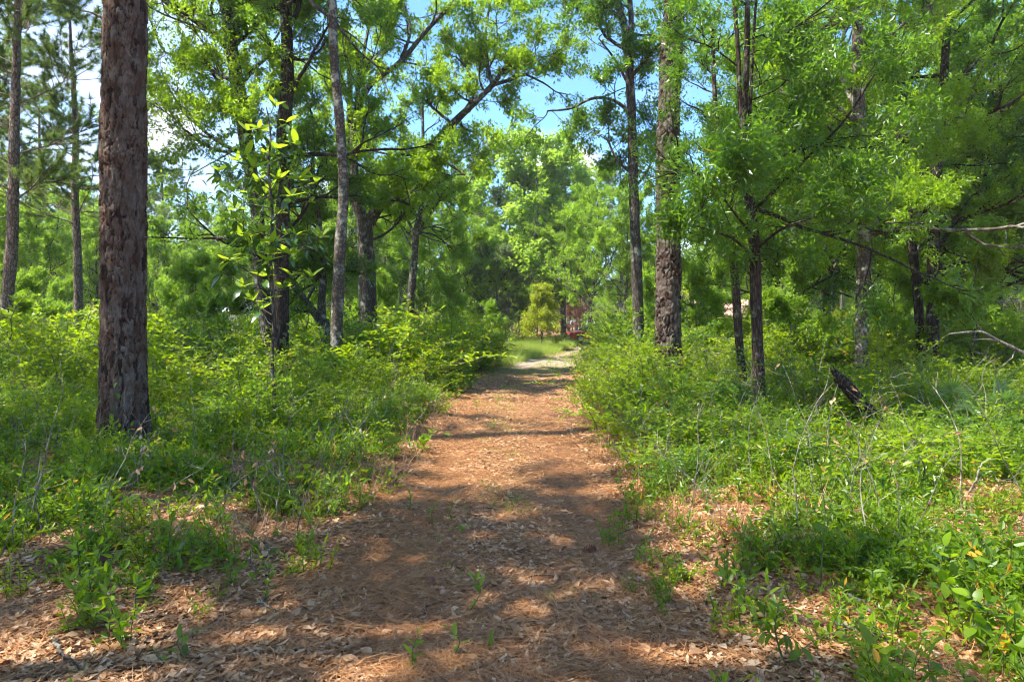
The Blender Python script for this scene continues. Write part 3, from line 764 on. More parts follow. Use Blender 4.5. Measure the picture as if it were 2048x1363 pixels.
# hero pines with real plated bark
def plated(g, P, Rr, cw=.055, chh=.10, depth=.016, zstep=.012, nth=120, zmax=7.0, lean=0):
    Q, r = smooth_line(P, Rr, 160)
    z = np.arange(Q[0, 2], min(zmax, Q[-1, 2]), zstep)
    C_ = np.stack([np.interp(z, Q[:, 2], Q[:, i]) for i in range(2)]+[z], -1)
    r0 = np.interp(z, Q[:, 2], r); r0 = r0*.96*(1+.5*np.exp(-(z-z[0])/.3))
    rm = r0.mean(); circ = 2*np.pi*rm
    nu = max(6, int(round(circ/cw))); nv = int((z[-1]-z[0])/chh)+3
    ju = RG.uniform(.08, .92, (nv+4, nu)); jv = RG.uniform(.05, .95, (nv+4, nu)); pid = RG.random((nv+4, nu)); ph = RG.random((nv+4, nu))
    th = np.arange(nth)/nth
    U, Z = np.meshgrid(th*nu, (z-z[0])/chh+1)
    def vn(fu, fz, k):
        gu = max(2, int(nu*fu)); gz = int(Z.max()*fz)+3; G = RG.random((gz+1, gu)); a = U/nu*gu; b_ = Z*fz; ia = np.floor(a).astype(int) % gu; ib = np.clip(np.floor(b_).astype(int), 0, gz-1)
        fa = a-np.floor(a); fb = b_-np.floor(b_); fa = fa*fa*(3-2*fa); fb = fb*fb*(3-2*fb); i2 = (ia+1) % gu
        return ((G[ib, ia]*(1-fa)+G[ib, i2]*fa)*(1-fb)+(G[ib+1, ia]*(1-fa)+G[ib+1, i2]*fa)*fb-.5)*k
    # warp
    Uw = U + vn(.35, .5, .9) + vn(1.3, 2.2, .6) + vn(3, 6, .2)
    Zw = Z + vn(.5, .5, .9) + vn(1.7, 1.7, .7) + vn(4, 5, .22)
    iu = np.floor(Uw).astype(int); iz = np.floor(Zw).astype(int)
    f1 = np.full(U.shape, 9.); f2 = np.full(U.shape, 9.); idp = np.zeros(U.shape); hp = np.zeros(U.shape)
    for dz in (-1, 0, 1):
        for du in (-1, 0, 1):
            a = np.clip(iz+dz, 0, nv+3); b = (iu+du) % nu
            du_ = (iu+du+ju[a, b]-Uw)*cw; dz_ = (iz+dz+jv[a, b]-Zw)*chh*.42
            d = np.sqrt(du_**2+dz_**2)
            nb = d < f1
            f2 = np.where(nb, f1, np.minimum(f2, d)); idp = np.where(nb, pid[a, b], idp); hp = np.where(nb, ph[a, b], hp); f1 = np.where(nb, d, f1)
    e = np.clip((f2-f1)/(cw*.26), 0, 1)**1.2
    mrg = np.clip(vn(.7, .8, 5)+.2, 0, 1); e = e+(1-e)*mrg*.55; e = np.clip(e+vn(2.5, 5, .25), 0, 1)
    fine = vn(4, 9, .006)+vn(4.5, .8, .016)+vn(2, .4, .012)+RG.normal(size=U.shape)*.0009+.0014*np.sin(U*9+idp*40)*np.sin(Z*17+idp*9)
    rad = r0[:, None] + (e*(.55+.65*hp)-.75)*depth + fine
    # broad swellings
    rad = rad*(1+.018*np.sin(Z*.35+U*2*np.pi/nu*2)+.014*np.sin(Z*.9+1.7))
    ang = th*2*np.pi
    V = np.stack([C_[:, 0, None]+np.cos(ang)[None]*rad, C_[:, 1, None]+np.sin(ang)[None]*rad, np.broadcast_to(z[:, None], rad.shape)], -1)
    nz_ = len(z); i = np.arange(nz_-1)[:, None]*nth; j = np.arange(nth)[None]; k = (j+1) % nth
    Qd = np.stack([i+j, i+k, i+nth+k, i+nth+j], -1).reshape(-1, 4)
    g.add(V.reshape(-1, 3), Qd, None, (e*(.06+.94*idp)).ravel())
    up = Q[:, 2] > z[-1]-.15
    if up.sum() > 3: g.tube(Q[up], r[up]*.985, 20, .5)
    return Q, r

def pine_crown(Q, r, z0, n, Lr, g, A, dead=6, P=None, lvl=1):
    P = P or dict(wig=.14, up=.35, kids=[12, 4], anch=7, seg=6, flat=.5)
    zs = Q[:, 2]; t0 = np.searchsorted(zs, z0)/len(zs)
    spawn(g, A, Q, r*.42, n, Lr, P, t0, .99, lvl, (-.15, .55))
    if dead:
        A2 = []
        P2 = dict(wig=.2, up=.0, kids=[3, 2], anch=1, seg=5, rmin=.002)
        spawn(g, A2, Q, r*.12, dead, (.4, 1.1), P2, max(.12, t0-.3), t0, 1, (-.5, .4))

def hero_pine(name, label, pts, Y, top, bark, cz, nb, Lr, plate=None, lean=(0, 0), nd=(26, .19, .008), dead=6, group=None):
    g = Geo(); A = []
    P, Rr = line_px(pts, Y)
    T = P[-1].copy(); dirv = (P[-1]-P[0])/np.linalg.norm(P[-1]-P[0])
    ex = T+dirv*(top-T[2])/max(dirv[2], .3); mid = (T+ex)/2
    P = np.vstack([P, mid, ex]); Rr = np.concatenate([Rr, [Rr[-1]*.75, Rr[-1]*.25]])
    if plate: Q, r = plated(g, P, Rr, **plate)
    else: Q, r = trunk_tube(g, P, Rr, 12, 80, .05)
    pine_crown(Q, r, cz, nb, Lr, g, A, dead)
    return finish(name, label, 'tree', (P[0][0], P[0][1], float(gh(P[0][0], P[0][1]))), g, tufts(A, *nd), bark, M['pine'], group), Q, r

# 1 the big pine
big, bQ, bR = hero_pine('pine_tree', 'big plated brown pine trunk nearest the viewer, left of the track', [(247, 905, 86), (247, 600, 84), (247, 300, 84), (250, 0, 80)], 8.4, 19, M['bigbark'], 11.5, 30, (2.2, 3.9), dict(cw=.040, chh=.19, depth=.030, zstep=.012, nth=150, zmax=6.4), dead=0, nd=(20, .22, .008))
def stub(parent, p, d, L, r):
    g = Geo(); P = [np.array(p, float)]; d = np.array(d, float); d /= np.linalg.norm(d)
    for i in range(4): d = norm(d+RG.normal(size=3)*.15); P.append(P[-1]+d*L/4)
    b = np.array(parent.location)
    g.tube(np.array(P)-b, np.linspace(r, r*.35, 5), 7, cap=True)
    return link('branch_stub', g.mesh('branch_stub', M['twig'], True), parent)
stub(big, (*px(210, 40, 8.4)[:2], px(0, 40, 8.4)[2]), (-1, -.1, .45), .26, .022)
stub(big, px(285, 475, 8.4), (1, -.2, .1), .16, .014)
stub(big, px(206, 690, 8.4), (-1, -.2, -.3), .12, .02)
stub(big, px(286, 265, 8.35), (.6, -.6, .1), .07, .02)

# 11 red barked pine
red, _, _ = hero_pine('pine_tree', 'thick red barked pine trunk right of the track with ragged scaly bark', [(1336, 660, 52), (1337, 500, 50), (1336, 300, 46), (1342, 120, 44), (1348, 0, 42)], 14.5, 21, M['redbark'], 12, 26, (2, 3.6), dict(cw=.08, chh=.13, depth=.045, zstep=.02, nth=110, zmax=9.5), nd=(22, .2, .009), dead=3)

# 2, 3 slim pines at left
hero_pine('pine_tree', 'pale slim pine at the left edge leaning slightly', [(12, 640, 24), (24, 480, 22), (28, 300, 18), (32, 150, 15), (36, 0, 12)], 18.5, 15, M['pbark'], 4.2, 40, (1.5, 3.0), nd=(34, .20, .013), dead=7)
hero_pine('pine_tree', 'slender pine with open needle crown between the left edge and the big trunk', [(157, 640, 17), (155, 500, 15.5), (150, 400, 14), (151, 250, 11), (142, 100, 7), (140, 30, 4)], 22, 12.5, M['pbark'], 4.5, 44, (1.3, 3.2), nd=(34, .20, .014), dead=8)

def hero_oak(name, label, trunk, Y, limbs=(), top=None, n=10, Lr=(1.5, 2.8), t0=.45, leaf=(9, .09, .42), bark='obark', lm='oak', limb_n=7, limb_L=(1.2, 2.2), P=None, six=False, el=(-.1, .8), cat='tree', group=None, lvl=2, extra=None):
    g = Geo(); A = []; P_ = dict(PAR); P_.update(P or {})
    Pt, Rr = line_px(trunk, Y)
    if top:
        T = Pt[-1]; d = Pt[-1]-Pt[-2]; d /= np.linalg.norm(d)
        for f in (.5, 1.): Pt = np.vstack([Pt, T+d*(top-T[2])*f+RG.normal(size=3)*np.array([.3, .3, 0])*f]); Rr = np.append(Rr, Rr[-1]*.6)
    Q, r = trunk_tube(g, Pt, Rr, 12, 60, .05)
    if n: spawn(g, A, Q, r, n, Lr, P_, t0, 1, lvl, el)
    for lb in limbs:
        Lp, Lrr = line_px(lb, Y, False); q, rr = smooth_line(Lp, Lrr, 26)
        g.tube(q, rr, 8); spawn(g, A, q, rr, limb_n, limb_L, P_, .15, 1, 2, (-.35, .9))
        grow(g, A, q[-1], q[-1]-q[-3], limb_L[0], rr[-1], 1, P_)
    if extra: extra(g, A, P_)
    return finish(name, label, cat, (Pt[0][0], Pt[0][1], float(gh(Pt[0][0], Pt[0][1]))), g, foliage(A, *leaf, six=six), M[bark], M[lm], group)

# 4, 5 pair of dark trunks behind the magnolia
hero_oak('oak_tree', 'oak with curving trunk and long limb reaching left, behind the magnolia sapling', [(540, 700, 30), (522, 560, 28), (515, 430, 27), (500, 330, 26), (480, 200, 27), (462, 90, 25), (452, 20, 22)], 17.5,
         limbs=[[(455, 95, 13), (420, 62, 11), (370, 30, 9, -.4), (325, 0, 7, -.8)], [(478, 20, 12), (520, 70, 11), (555, 110, 9, .3), (600, 120, 6, .4)], [(480, 170, 9), (400, 130, 7, .5), (330, 105, 5, 1.2)], [(495, 300, 8), (430, 300, 6, -.8), (370, 260, 4, -1.4)]],
         top=12, n=9, leaf=(10, .095, .42), t0=.35, limb_n=9)
hero_oak('oak_tree', 'straight dark oak trunk behind the magnolia sapling', [(562, 720, 32), (562, 600, 31), (566, 450, 28), (566, 300, 27), (575, 150, 25), (572, 0, 22)], 16.5,
         limbs=[[(575, 60, 12), (595, 20, 10), (605, -40, 9)], [(563, 470, 7), (610, 420, 6, .5), (640, 330, 4, 1)]], top=12, n=12, leaf=(10, .095, .42), t0=.3, bark='dbark', limb_n=6, lm='oakdark')
# 6 slender pale trunk
hero_oak('slender_tree', 'slender pale mottled trunk left of the track, swaying slightly', [(672, 752, 27), (674, 640, 24), (680, 500, 22), (687, 380, 21), (680, 250, 19), (668, 110, 18), (664, 0, 17)], 15.5, top=11.5, n=8, t0=.72, leaf=(10, .09, .42), bark='gbark', Lr=(1.2, 2.2))
# 7 the wide forked oak
hero_oak('oak_tree', 'forked oak whose dark limb arches out over the track from the left', [(738, 735, 40), (736, 640, 36), (733, 520, 34), (728, 430, 32)], 21.5,
         limbs=[[(726, 445, 24), (712, 380, 20), (706, 310, 17), (712, 225, 14), (745, 165, 12), (800, 125, 11), (850, 65, 9), (905, 5, 8), (930, -50, 6)],
                [(735, 450, 25), (775, 385, 22), (830, 325, 20), (880, 275, 17), (915, 238, 15), (950, 205, 12), (985, 170, 11)],
                [(985, 170, 9), (1020, 160, 7), (1050, 150, 5), (1085, 165, 4)],
                [(985, 172, 8), (975, 125, 6), (972, 60, 5), (985, -20, 4)],
                [(722, 440, 16), (702, 380, 14), (695, 300, 12), (700, 180, 10), (690, 60, 8)],
                [(708, 330, 13), (712, 240, 11), (720, 150, 8), (740, 40, 6)],
                [(925, 228, 7), (950, 180, 5), (930, 130, 4)],
                [(850, 300, 7), (900, 330, 5, -.6), (930, 350, 3, -1)],
                [(740, 420, 8), (790, 400, 6, -1), (820, 410, 4, -1.5)],
                [(720, 300, 8), (650, 240, 6, 1), (610, 160, 4, 1.5)],
                [(800, 125, 8), (820, 60, 6, .6), (800, -20, 4, 1)]],
         n=3, t0=.8, leaf=(9, .115, .42), limb_n=7, limb_L=(.9, 1.9), P=dict(up=.3, anch=7))
# 8 crooked tree
hero_oak('crooked_tree', 'crooked forked tree beside the slender pale trunk', [(668, 730, 26), (655, 680, 25), (645, 640, 24)], 18.5,
         limbs=[[(645, 650, 18), (643, 600, 16), (648, 540, 14), (640, 480, 13), (636, 430, 12), (625, 350, 9), (630, 250, 6)], [(643, 645, 17), (622, 615, 15), (600, 585, 12), (578, 540, 10), (570, 470, 8)]],
         n=0, leaf=(10, .09, .42), bark='obark', limb_n=8, limb_L=(.9, 1.7), lm='oakdark')
# 9 thin tree mid distance with snag
hero_oak('slender_tree', 'thin dark tree standing among bushes left of the track', [(818, 690, 16), (822, 600, 15), (830, 500, 14), (832, 455, 14)], 29,
         limbs=[[(832, 460, 12), (845, 400, 9), (846, 300, 7), (845, 200, 5)], [(831, 470, 7), (815, 440, 5), (800, 400, 4)], [(834, 470, 7), (860, 430, 5), (890, 380, 4)]],
         n=5, t0=.6, leaf=(9, .13, .45), lm='far', limb_n=7, limb_L=(1.2, 2.4))
# 10 tree beside red pine
hero_oak('oak_tree', 'tall thin trunk just left of the red barked pine, limb reaching left over the track', [(1277, 660, 22), (1274, 560, 21), (1268, 400, 20), (1264, 250, 19), (1258, 130, 19), (1250, 60, 15), (1236, 0, 13)], 19,
         limbs=[[(1262, 225, 9), (1225, 200, 7), (1185, 197, 6, -.3), (1140, 217, 5, -.6), (1095, 222, 3.5, -.9)], [(1262, 90, 12), (1262, 30, 11), (1255, -60, 8)], [(1266, 350, 7), (1235, 320, 5), (1215, 280, 4)], [(1268, 380, 6), (1300, 330, 5, .7), (1320, 260, 4, 1)], [(1258, 60, 7), (1215, 10, 5), (1170, -40, 4)], [(1262, 180, 6), (1230, 120, 5), (1200, 80, 3)]],
         top=13, n=9, t0=.5, leaf=(8, .10, .45), lm='oakdark', limb_n=4, limb_L=(.9, 1.7), bark='obark')
# 12 near dark tree at right
hero_oak('laurel_tree', 'near dark slim trunk with glossy leaves right of the red barked pine', [(1522, 850, 25), (1517, 740, 24), (1512, 600, 22), (1508, 480, 21), (1497, 380, 18), (1488, 280, 15)], 10.6,
         limbs=[[(1488, 290, 12), (1480, 200, 10), (1476, 100, 9), (1468, 0, 8), (1460, -120, 6)], [(1490, 300, 9), (1500, 220, 8), (1505, 120, 6), (1512, 0, 5)],
                [(1510, 520, 6), (1470, 480, 5, -.6), (1420, 460, 4, -1.0), (1385, 450, 3, -1.3)], [(1510, 500, 6), (1560, 460, 5, -.6), (1610, 440, 4, -.9), (1650, 430, 3, -1)],
                [(1500, 430, 8), (1560, 370, 7), (1620, 310, 6), (1690, 240, 5, -.3), (1760, 130, 4, -.6)], 
                [(1505, 470, 6), (1480, 440, 5, -.8), (1450, 400, 4, -1.5)]],
         n=5, t0=.5, top=9, leaf=(8, .105, .32), lm='oakdark', bark='dbark', limb_n=5, limb_L=(.5, 1.2), six=False, P=dict(anch=6))
# 13
hero_oak('laurel_tree', 'thin leaning trunk just left of the near dark slim trunk', [(1486, 770, 18), (1478, 680, 17), (1470, 560, 16), (1457, 430, 15), (1446, 350, 12), (1430, 200, 9), (1425, 60, 7)], 12.8, n=12, t0=.5, Lr=(.9, 1.8), leaf=(9, .08, .34), lm='oakdark', bark='dbark')
# 14
hero_oak('oak_tree', 'medium trunk with pale lichen patches in the shade right of the track', [(1722, 740, 27), (1725, 620, 27), (1728, 480, 26), (1722, 330, 24), (1716, 150, 22), (1712, 0, 19)], 14.5,
         limbs=[[(1722, 350, 10), (1780, 290, 8), (1850, 250, 6), (1930, 230, 4)], [(1720, 250, 10), (1650, 200, 8), (1570, 190, 6), (1500, 150, 4)], [(1716, 130, 9), (1780, 70, 7), (1860, 10, 5)], [(1726, 430, 7), (1660, 420, 5, -1), (1600, 400, 3, -1.6)], [(1724, 430, 7), (1790, 440, 5, -.8), (1850, 420, 3, -1.2)]],
         top=11, n=14, t0=.35, leaf=(10, .085, .38), lm='oak', bark='gbark', limb_n=8, limb_L=(.9, 1.8))
# 15 pair
hero_oak('oak_tree', 'right hand trunk of the close pair at the right', [(1866, 720, 24), (1866, 600, 23), (1868, 460, 21), (1875, 320, 19), (1888, 150, 17), (1896, 0, 14)], 17, top=12, n=20, t0=.3, leaf=(10, .09, .4), lm='oak', bark='dbark', Lr=(1.3, 2.6))
hero_oak('oak_tree', 'thinner left hand trunk of the close pair at the right', [(1842, 720, 18), (1836, 600, 17), (1820, 450, 15), (1812, 300, 13), (1800, 120, 10)], 17.4, top=10, n=16, t0=.3, leaf=(10, .09, .4), lm='oakdark', bark='dbark', Lr=(1.2, 2.4))

# ------------------------------------------------------------------ background tree kinds, copied
PRO = {}
def hard_kind(key, h, r, lm, n, Lr, leaf, t0, bark='obark', wob=.25, name='oak_tree'):
    g = Geo(); A = []
    m = 7; P = np.zeros((m, 3)); P[:, 2] = np.linspace(-.1, h, m); P[1:, :2] = np.cumsum(RG.normal(size=(m-1, 2))*wob, 0)*.6
    Q, rr = trunk_tube(g, P, np.linspace(r, r*.3, m), 9, 30, .05)
    spawn(g, A, Q, rr, n, Lr, dict(PAR, kids=[4, 4, 3]), t0, 1, 2, (-.05, .85))
    o = finish(name, 'x', 'tree', (0, 0, 0), g, foliage(A, *leaf), M[bark], M[lm])
    PRO[key] = o
def pine_kind(key, h, r, z0, n, Lr, nd):
    g = Geo(); A = []
    m = 6; P = np.zeros((m, 3)); P[:, 2] = np.linspace(-.1, h, m); P[1:, :2] = np.cumsum(RG.normal(size=(m-1, 2))*.12, 0)
    Q, rr = trunk_tube(g, P, np.linspace(r, r*.35, m), 9, 36, .04)
    pine_crown(Q, rr, z0, n, Lr, g, A, 6)
    PRO[key] = finish('pine_tree', 'x', 'tree', (0, 0, 0), g, tufts(A, *nd), M['pbark'], M['pine'])
hard_kind('A', 12, .16, 'far', 30, (2.0, 3.6), (10, .14, .5), .22)
hard_kind('B', 10, .13, 'far', 28, (1.8, 3.2), (10, .14, .5), .15, 'gbark')
hard_kind('Cc', 13, .2, 'oak', 32, (2.2, 3.8), (9, .14, .45), .25)
hard_kind('D', 8, .10, 'bright', 36, (2.2, 3.4), (10, .2, .6), .16, 'gbark', name='maple_tree')
hard_kind('G', 7, .10, 'grey', 18, (1.6, 2.8), (9, .14, .5), .2, 'gbark', .35)
hard_kind('U', 4.6, .05, 'far', 14, (1.0, 1.8), (10, .13, .5), .12, 'gbark', name='young_tree')
hard_kind('N', 11, .13, 'oakdark', 34, (1.6, 3.0), (9, .14, .42), .18, 'dbark')
hard_kind('S', 14, .17, 'oak', 22, (1.6, 3.2), (8, .12, .42), .5)
pine_kind('P', 17, .19, 9.5, 30, (1.8, 3.4), (22, .26, .03))
pine_kind('Q', 15, .16, 8.0, 26, (1.5, 3.2), (22, .26, .03))
first = {k: True for k in PRO}
def put(key, x, Y, s=1.0, label=None, group=None, rz=None):
    X = (x-1024)/F*Y; loc = (X, Y, float(gh(X, Y))-.02); rz = random.uniform(0, 6.28) if rz is None else rz
    p = PRO[key]
    if group:
        wt, rel = where(x)
        label = {'A': 'broad leafy tree', 'B': 'grey stemmed leafy tree', 'Cc': 'tall full oak', 'P': 'tall pine', 'Q': 'open crowned pine', 'U': 'young leafy tree', 'N': 'dark glossy leaved tree'}[key] + ' %s %s' % (rel, wt)
        label += ', nearest rank behind' if Y < 25 else ', in the middle distance' if Y < 38 else ', in the background' if Y < 52 else ', far back against the sky'
    if first[key]:
        first[key] = False; p.location = loc; p.rotation_euler = (0, 0, rz); p.scale = (s,)*3; p['label'] = label
        if group: p['group'] = group
        return p
    r = dup(p, loc, rz, s, label, group)
    if not group and 'group' in r: del r['group']
    return r
# named ones
put('D', 1050, 52, 1.6, 'bright yellow green maple standing beyond the bend of the track')
put('G', 985, 48, .9, 'grey green hazy leaved tree in front of the bright maple')
L1 = 'tall pine in the row of crowns against the sky beyond the clearing'; G1 = 'pines against the sky beyond the clearing'
for x, Y, s, k in ((955, 56, .93, 'P'), (1015, 60, .9, 'Q'), (1065, 60, .84, 'P'), (1125, 62, .9, 'Q'), (1180, 58, .8, 'P'), (900, 60, .95, 'Q'), (1240, 60, .9, 'P'), (860, 54, .8, 'P')): put(k, x, Y, s, L1, G1)
L2 = 'leafy tree in the sunlit stand behind the forked oak'; G2 = 'leafy trees behind the forked oak'
for x, Y, s, k in ((700, 38, .85, 'A'), (770, 42, .8, 'B'), (850, 40, .72, 'B'), (905, 46, .78, 'A'), (640, 34, .8, 'B'), (580, 38, .85, 'A'), (950, 50, .75, 'A')): put(k, x, Y, s, L2, G2)
L3 = 'leafy tree on the right bank behind the thin trunk and the red barked pine'; G3 = 'leafy trees behind the red barked pine'
for x, Y, s, k in ((1130, 48, .75, 'Cc'), (1190, 40, .78, 'A'), (1250, 34, .75, 'B'), (1300, 42, .7, 'A')): put(k, x, Y, s, L3, G3)
L4 = 'leafy tree in the dense shaded stand at the right'; G4 = 'leafy trees in the dense stand at the right'
for x, Y, s, k in ((1560, 21, .85, 'N'), (1650, 24, .9, 'Cc'), (1790, 22, .9, 'N'), (1950, 20, .9, 'N'), (2050, 24, .95, 'Cc'), (1600, 30, .9, 'Cc'), (1730, 32, 1, 'N'), (1870, 30, 1, 'A'), (1990, 33, 1, 'Cc'), (2120, 30, 1, 'A'), (1500, 36, .8, 'B'), (1670, 40, 1, 'A'), (1820, 42, 1, 'Cc'), (1960, 45, 1.1, 'A'), (2090, 42, 1, 'B'), (2130, 16, .85, 'N'), (1420, 42, .5, 'A')): put(k, x, Y, s, L4, G4)
L5 = 'leafy tree in the hazy stand at the far left'; G5 = 'leafy trees in the far left stand'
for x, Y, s, k in ((-60, 27, .75, 'B'), (60, 31, .62, 'A'), (190, 35, .66, 'B'), (110, 42, .7, 'A'), (-30, 45, .8, 'A'), (330, 40, .62, 'A'), (440, 42, .7, 'B'), (400, 52, .7, 'A'), (520, 50, .8, 'Cc'), (240, 50, .8, 'B')): put(k, x, Y, s, L5, G5)
L6 = 'pine with open crown in the background at the left'; G6 = 'background pines at the left'
for x, Y, s, k in ((330, 46, .75, 'P'), (90, 36, .85, 'Q'), (-40, 34, .9, 'P'), (430, 60, .8, 'Q'), (390, 56, .62, 'P'), (490, 62, .7, 'Q')): put(k, x, Y, s, L6, G6)
L7 = 'young leafy tree rising out of the bushes'; G7 = 'young trees among the bushes'
for x, Y, s in ((380, 22, .62), (455, 24, .7), (620, 25, .75), (900, 30, .62), (985, 34, .45), (1390, 19, .55), (1440, 24, .7), (60, 22, .55), (-30, 19, .6), (120, 26, .55), (1590, 17, .6), (1800, 18, .6), (1960, 15, .62), (760, 27, .6), (340, 30, .6), (1300, 27, .6)): put('U', x, Y, s, L7, G7)

# far wood: one mass
def far_wood():
    n = 900
    Y = RG.uniform(62, 170, n); X = (RG.random(n)*2-1)*Y*1.0
    k = (np.abs(X-9.5) > 5.5) | (Y > 84)
    k &= ~((X > 10) & (X < 24) & (Y < 76)); k &= ~((X < -18) & (X > -34) & (Y < 82))
    X, Y = X[k], Y[k]; n = len(X)
    P = place(X, Y); r = rotz(n, .02); sc = RG.uniform(.6, .95, n)*np.where(np.abs(X/Y) < .16, .74, 1.0); ix = RG.integers(0, 5, n); ks = [KIDS[PRO[k].name] for k in ('A', 'B', 'Cc', 'P', 'Q')]
    scatter('far_wood', 'distant mixed wood closing the view on all sides', [c[1].data for c in ks], P, r, sc, ix)
    scatter('far_wood_stems', 'stems of the distant mixed wood', [c[0].data for c in ks], P, r, sc, ix)
far_wood()

# ------------------------------------------------------------------ shade trees beside and behind the viewer
for X, Y, s, k in ((-8.6, 4.6, 1.0, 'S'), (-6.6, 1.8, .85, 'P'), (-10.2, 9.2, 1.0, 'S'), (-12.5, 5.5, 1.05, 'S'), (-14.0, 13, 1.05, 'S'), (-13, .5, 1, 'S'), (8.2, 5.2, 1, 'S'), (-8, -3, 1, 'Cc'), (2, -6, 1, 'A')):
    lb = 'tall %s outside the frame, %s the viewer, %s, shading the near track' % ({'S': 'oak', 'P': 'pine', 'Q': 'open pine', 'Cc': 'full oak', 'A': 'leafy tree'}[k], 'left of' if X < 0 else 'right of', 'well ahead' if Y > 9 else 'ahead' if Y > 4 else 'level' if Y > 0 else 'behind')
    if first[k]: first[k] = False; r = PRO[k]; r.location = (X, Y, 0); r['label'] = lb; r['group'] = 'trees beside the viewer'; continue
    r = dup(PRO[k], (X, Y, 0), random.uniform(0, 6), s, lb, 'trees beside the viewer')


# ------------------------------------------------------------------ magnolia sapling, every leaf its own part
def big_leaf(name, L, Wd, mat, fold=.25, bend=.25, v=.5):
    n = 7; ts = np.linspace(0, 1, n); w_ = Wd*.5*np.sin(np.pi*np.clip(ts, .04, .985)**.85)**.75; V = []
    z = -bend*L*ts**2
    for i in range(n): V += [(-w_[i], ts[i]*L, z[i]+fold*w_[i]), (0, ts[i]*L, z[i]), (w_[i], ts[i]*L, z[i]+fold*w_[i])]
    Q = []
    for i in range(n-1):
        a = i*3; Q += [(a, a+1, a+4, a+3), (a+1, a+2, a+5, a+4)]
    g = Geo(); g.add(V, Q, None, v); return g.mesh(name, mat, True)
def quat_to(d, roll=0):
    return (Vector(d).to_track_quat('Y', 'Z') @ Vector((0, 1, 0)).rotation_difference(Vector((0, 1, 0)))).to_euler() if not roll else (Vector(d).to_track_quat('Y', 'Z').to_matrix() @ __import__('mathutils').Matrix.Rotation(roll, 3, 'Y')).to_euler()
def magnolia():
    Y = 9.4; P, Rr = line_px([(549, 800, 9), (544, 720, 8), (548, 640, 7.5), (541, 520, 7), (545, 430, 6), (537, 340, 5), (541, 270, 3.5), (533, 215, 2)], Y)
    root = empty('magnolia_sapling', (P[0][0], P[0][1], float(gh(P[0][0], P[0][1]))), 'magnolia sapling with big glossy yellow green leaves in whorls on a thin stem', 'sapling')
    b = np.array(root.location); Q, r = smooth_line(P, Rr, 40); g = Geo(); g.tube(Q-b, r, 8)
    wh = [(400+x/3.5875, 180+y/3.5875) for x, y in [(530,120),(340,290),(430,280),(625,230),(690,390),(460,450),(540,420),(330,470),(270,510),(390,560),(710,640),(830,660),(480,740),(240,730),(155,700),(130,580),(560,640),(430,1020),(330,1060),(520,1090),(610,1040),(690,1040),(860,1060),(215,1220),(650,760),(560,890),(420,660),(260,850),(450,800),(250,920),(500,1180)]]
    wh += [(x/2.924, 440+y/2.924) for x, y in [(1400,80),(1600,130),(1870,90),(1340,220),(1290,300),(1540,330),(1700,320),(1820,330),(1410,390),(1480,470),(1570,460),(1530,520),(1640,400),(1450,150),(1560,240),(1700,200)]]
    lb = [big_leaf('leaf', .205, .078, M['magn'], .2, random.uniform(-.1, .3), k/4.) for k in range(4)]
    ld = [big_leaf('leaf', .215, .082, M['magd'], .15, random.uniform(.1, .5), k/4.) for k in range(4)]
    cnt = 0
    for x, y in wh:
        dy = random.uniform(-.7, .7); p = np.array(px(x, y, Y+dy))
        zz_ = p[2]-.12-.35*abs(p[0]-np.interp(p[2], Q[:, 2], Q[:, 0])); k = int(np.argmin(abs(Q[:, 2]-max(zz_, Q[4, 2])))); q = Q[k]
        m = (p+q)/2+np.array([0, 0, -.06]); g.tube(np.array([q, m, p])-b, [.008, .006, .004], 5)
        dr = p-m; dr /= np.linalg.norm(dr); dr = dr*.5+np.array([0, 0, .8]); dr /= np.linalg.norm(dr)
        a0 = random.uniform(0, 6.28)
        for i in range(6):
            if cnt >= 298: break
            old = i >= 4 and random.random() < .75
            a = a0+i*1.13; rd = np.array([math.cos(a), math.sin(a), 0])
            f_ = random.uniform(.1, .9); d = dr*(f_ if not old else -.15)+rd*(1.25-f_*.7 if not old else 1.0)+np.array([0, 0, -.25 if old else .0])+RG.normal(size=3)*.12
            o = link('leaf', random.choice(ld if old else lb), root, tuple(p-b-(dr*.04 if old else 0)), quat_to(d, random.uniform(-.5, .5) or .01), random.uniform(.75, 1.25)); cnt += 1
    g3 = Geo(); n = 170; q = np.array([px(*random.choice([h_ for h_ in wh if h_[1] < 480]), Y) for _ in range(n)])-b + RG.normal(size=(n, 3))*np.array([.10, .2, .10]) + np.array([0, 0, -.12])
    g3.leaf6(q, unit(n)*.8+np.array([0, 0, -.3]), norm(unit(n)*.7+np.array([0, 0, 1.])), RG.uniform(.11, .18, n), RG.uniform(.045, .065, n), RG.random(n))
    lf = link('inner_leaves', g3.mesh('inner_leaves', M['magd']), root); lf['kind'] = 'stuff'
    link('stem', g.mesh('magnolia_stem', M['obark'], True), root)
magnolia()
put_bush('tall', *px(545, 700, 9.2)[:2], .95, '', 'bushes between the big pine and the slender trunk')
put_bush('dark', *px(500, 700, 9.7)[:2], .85, '', 'bushes between the big pine and the slender trunk')

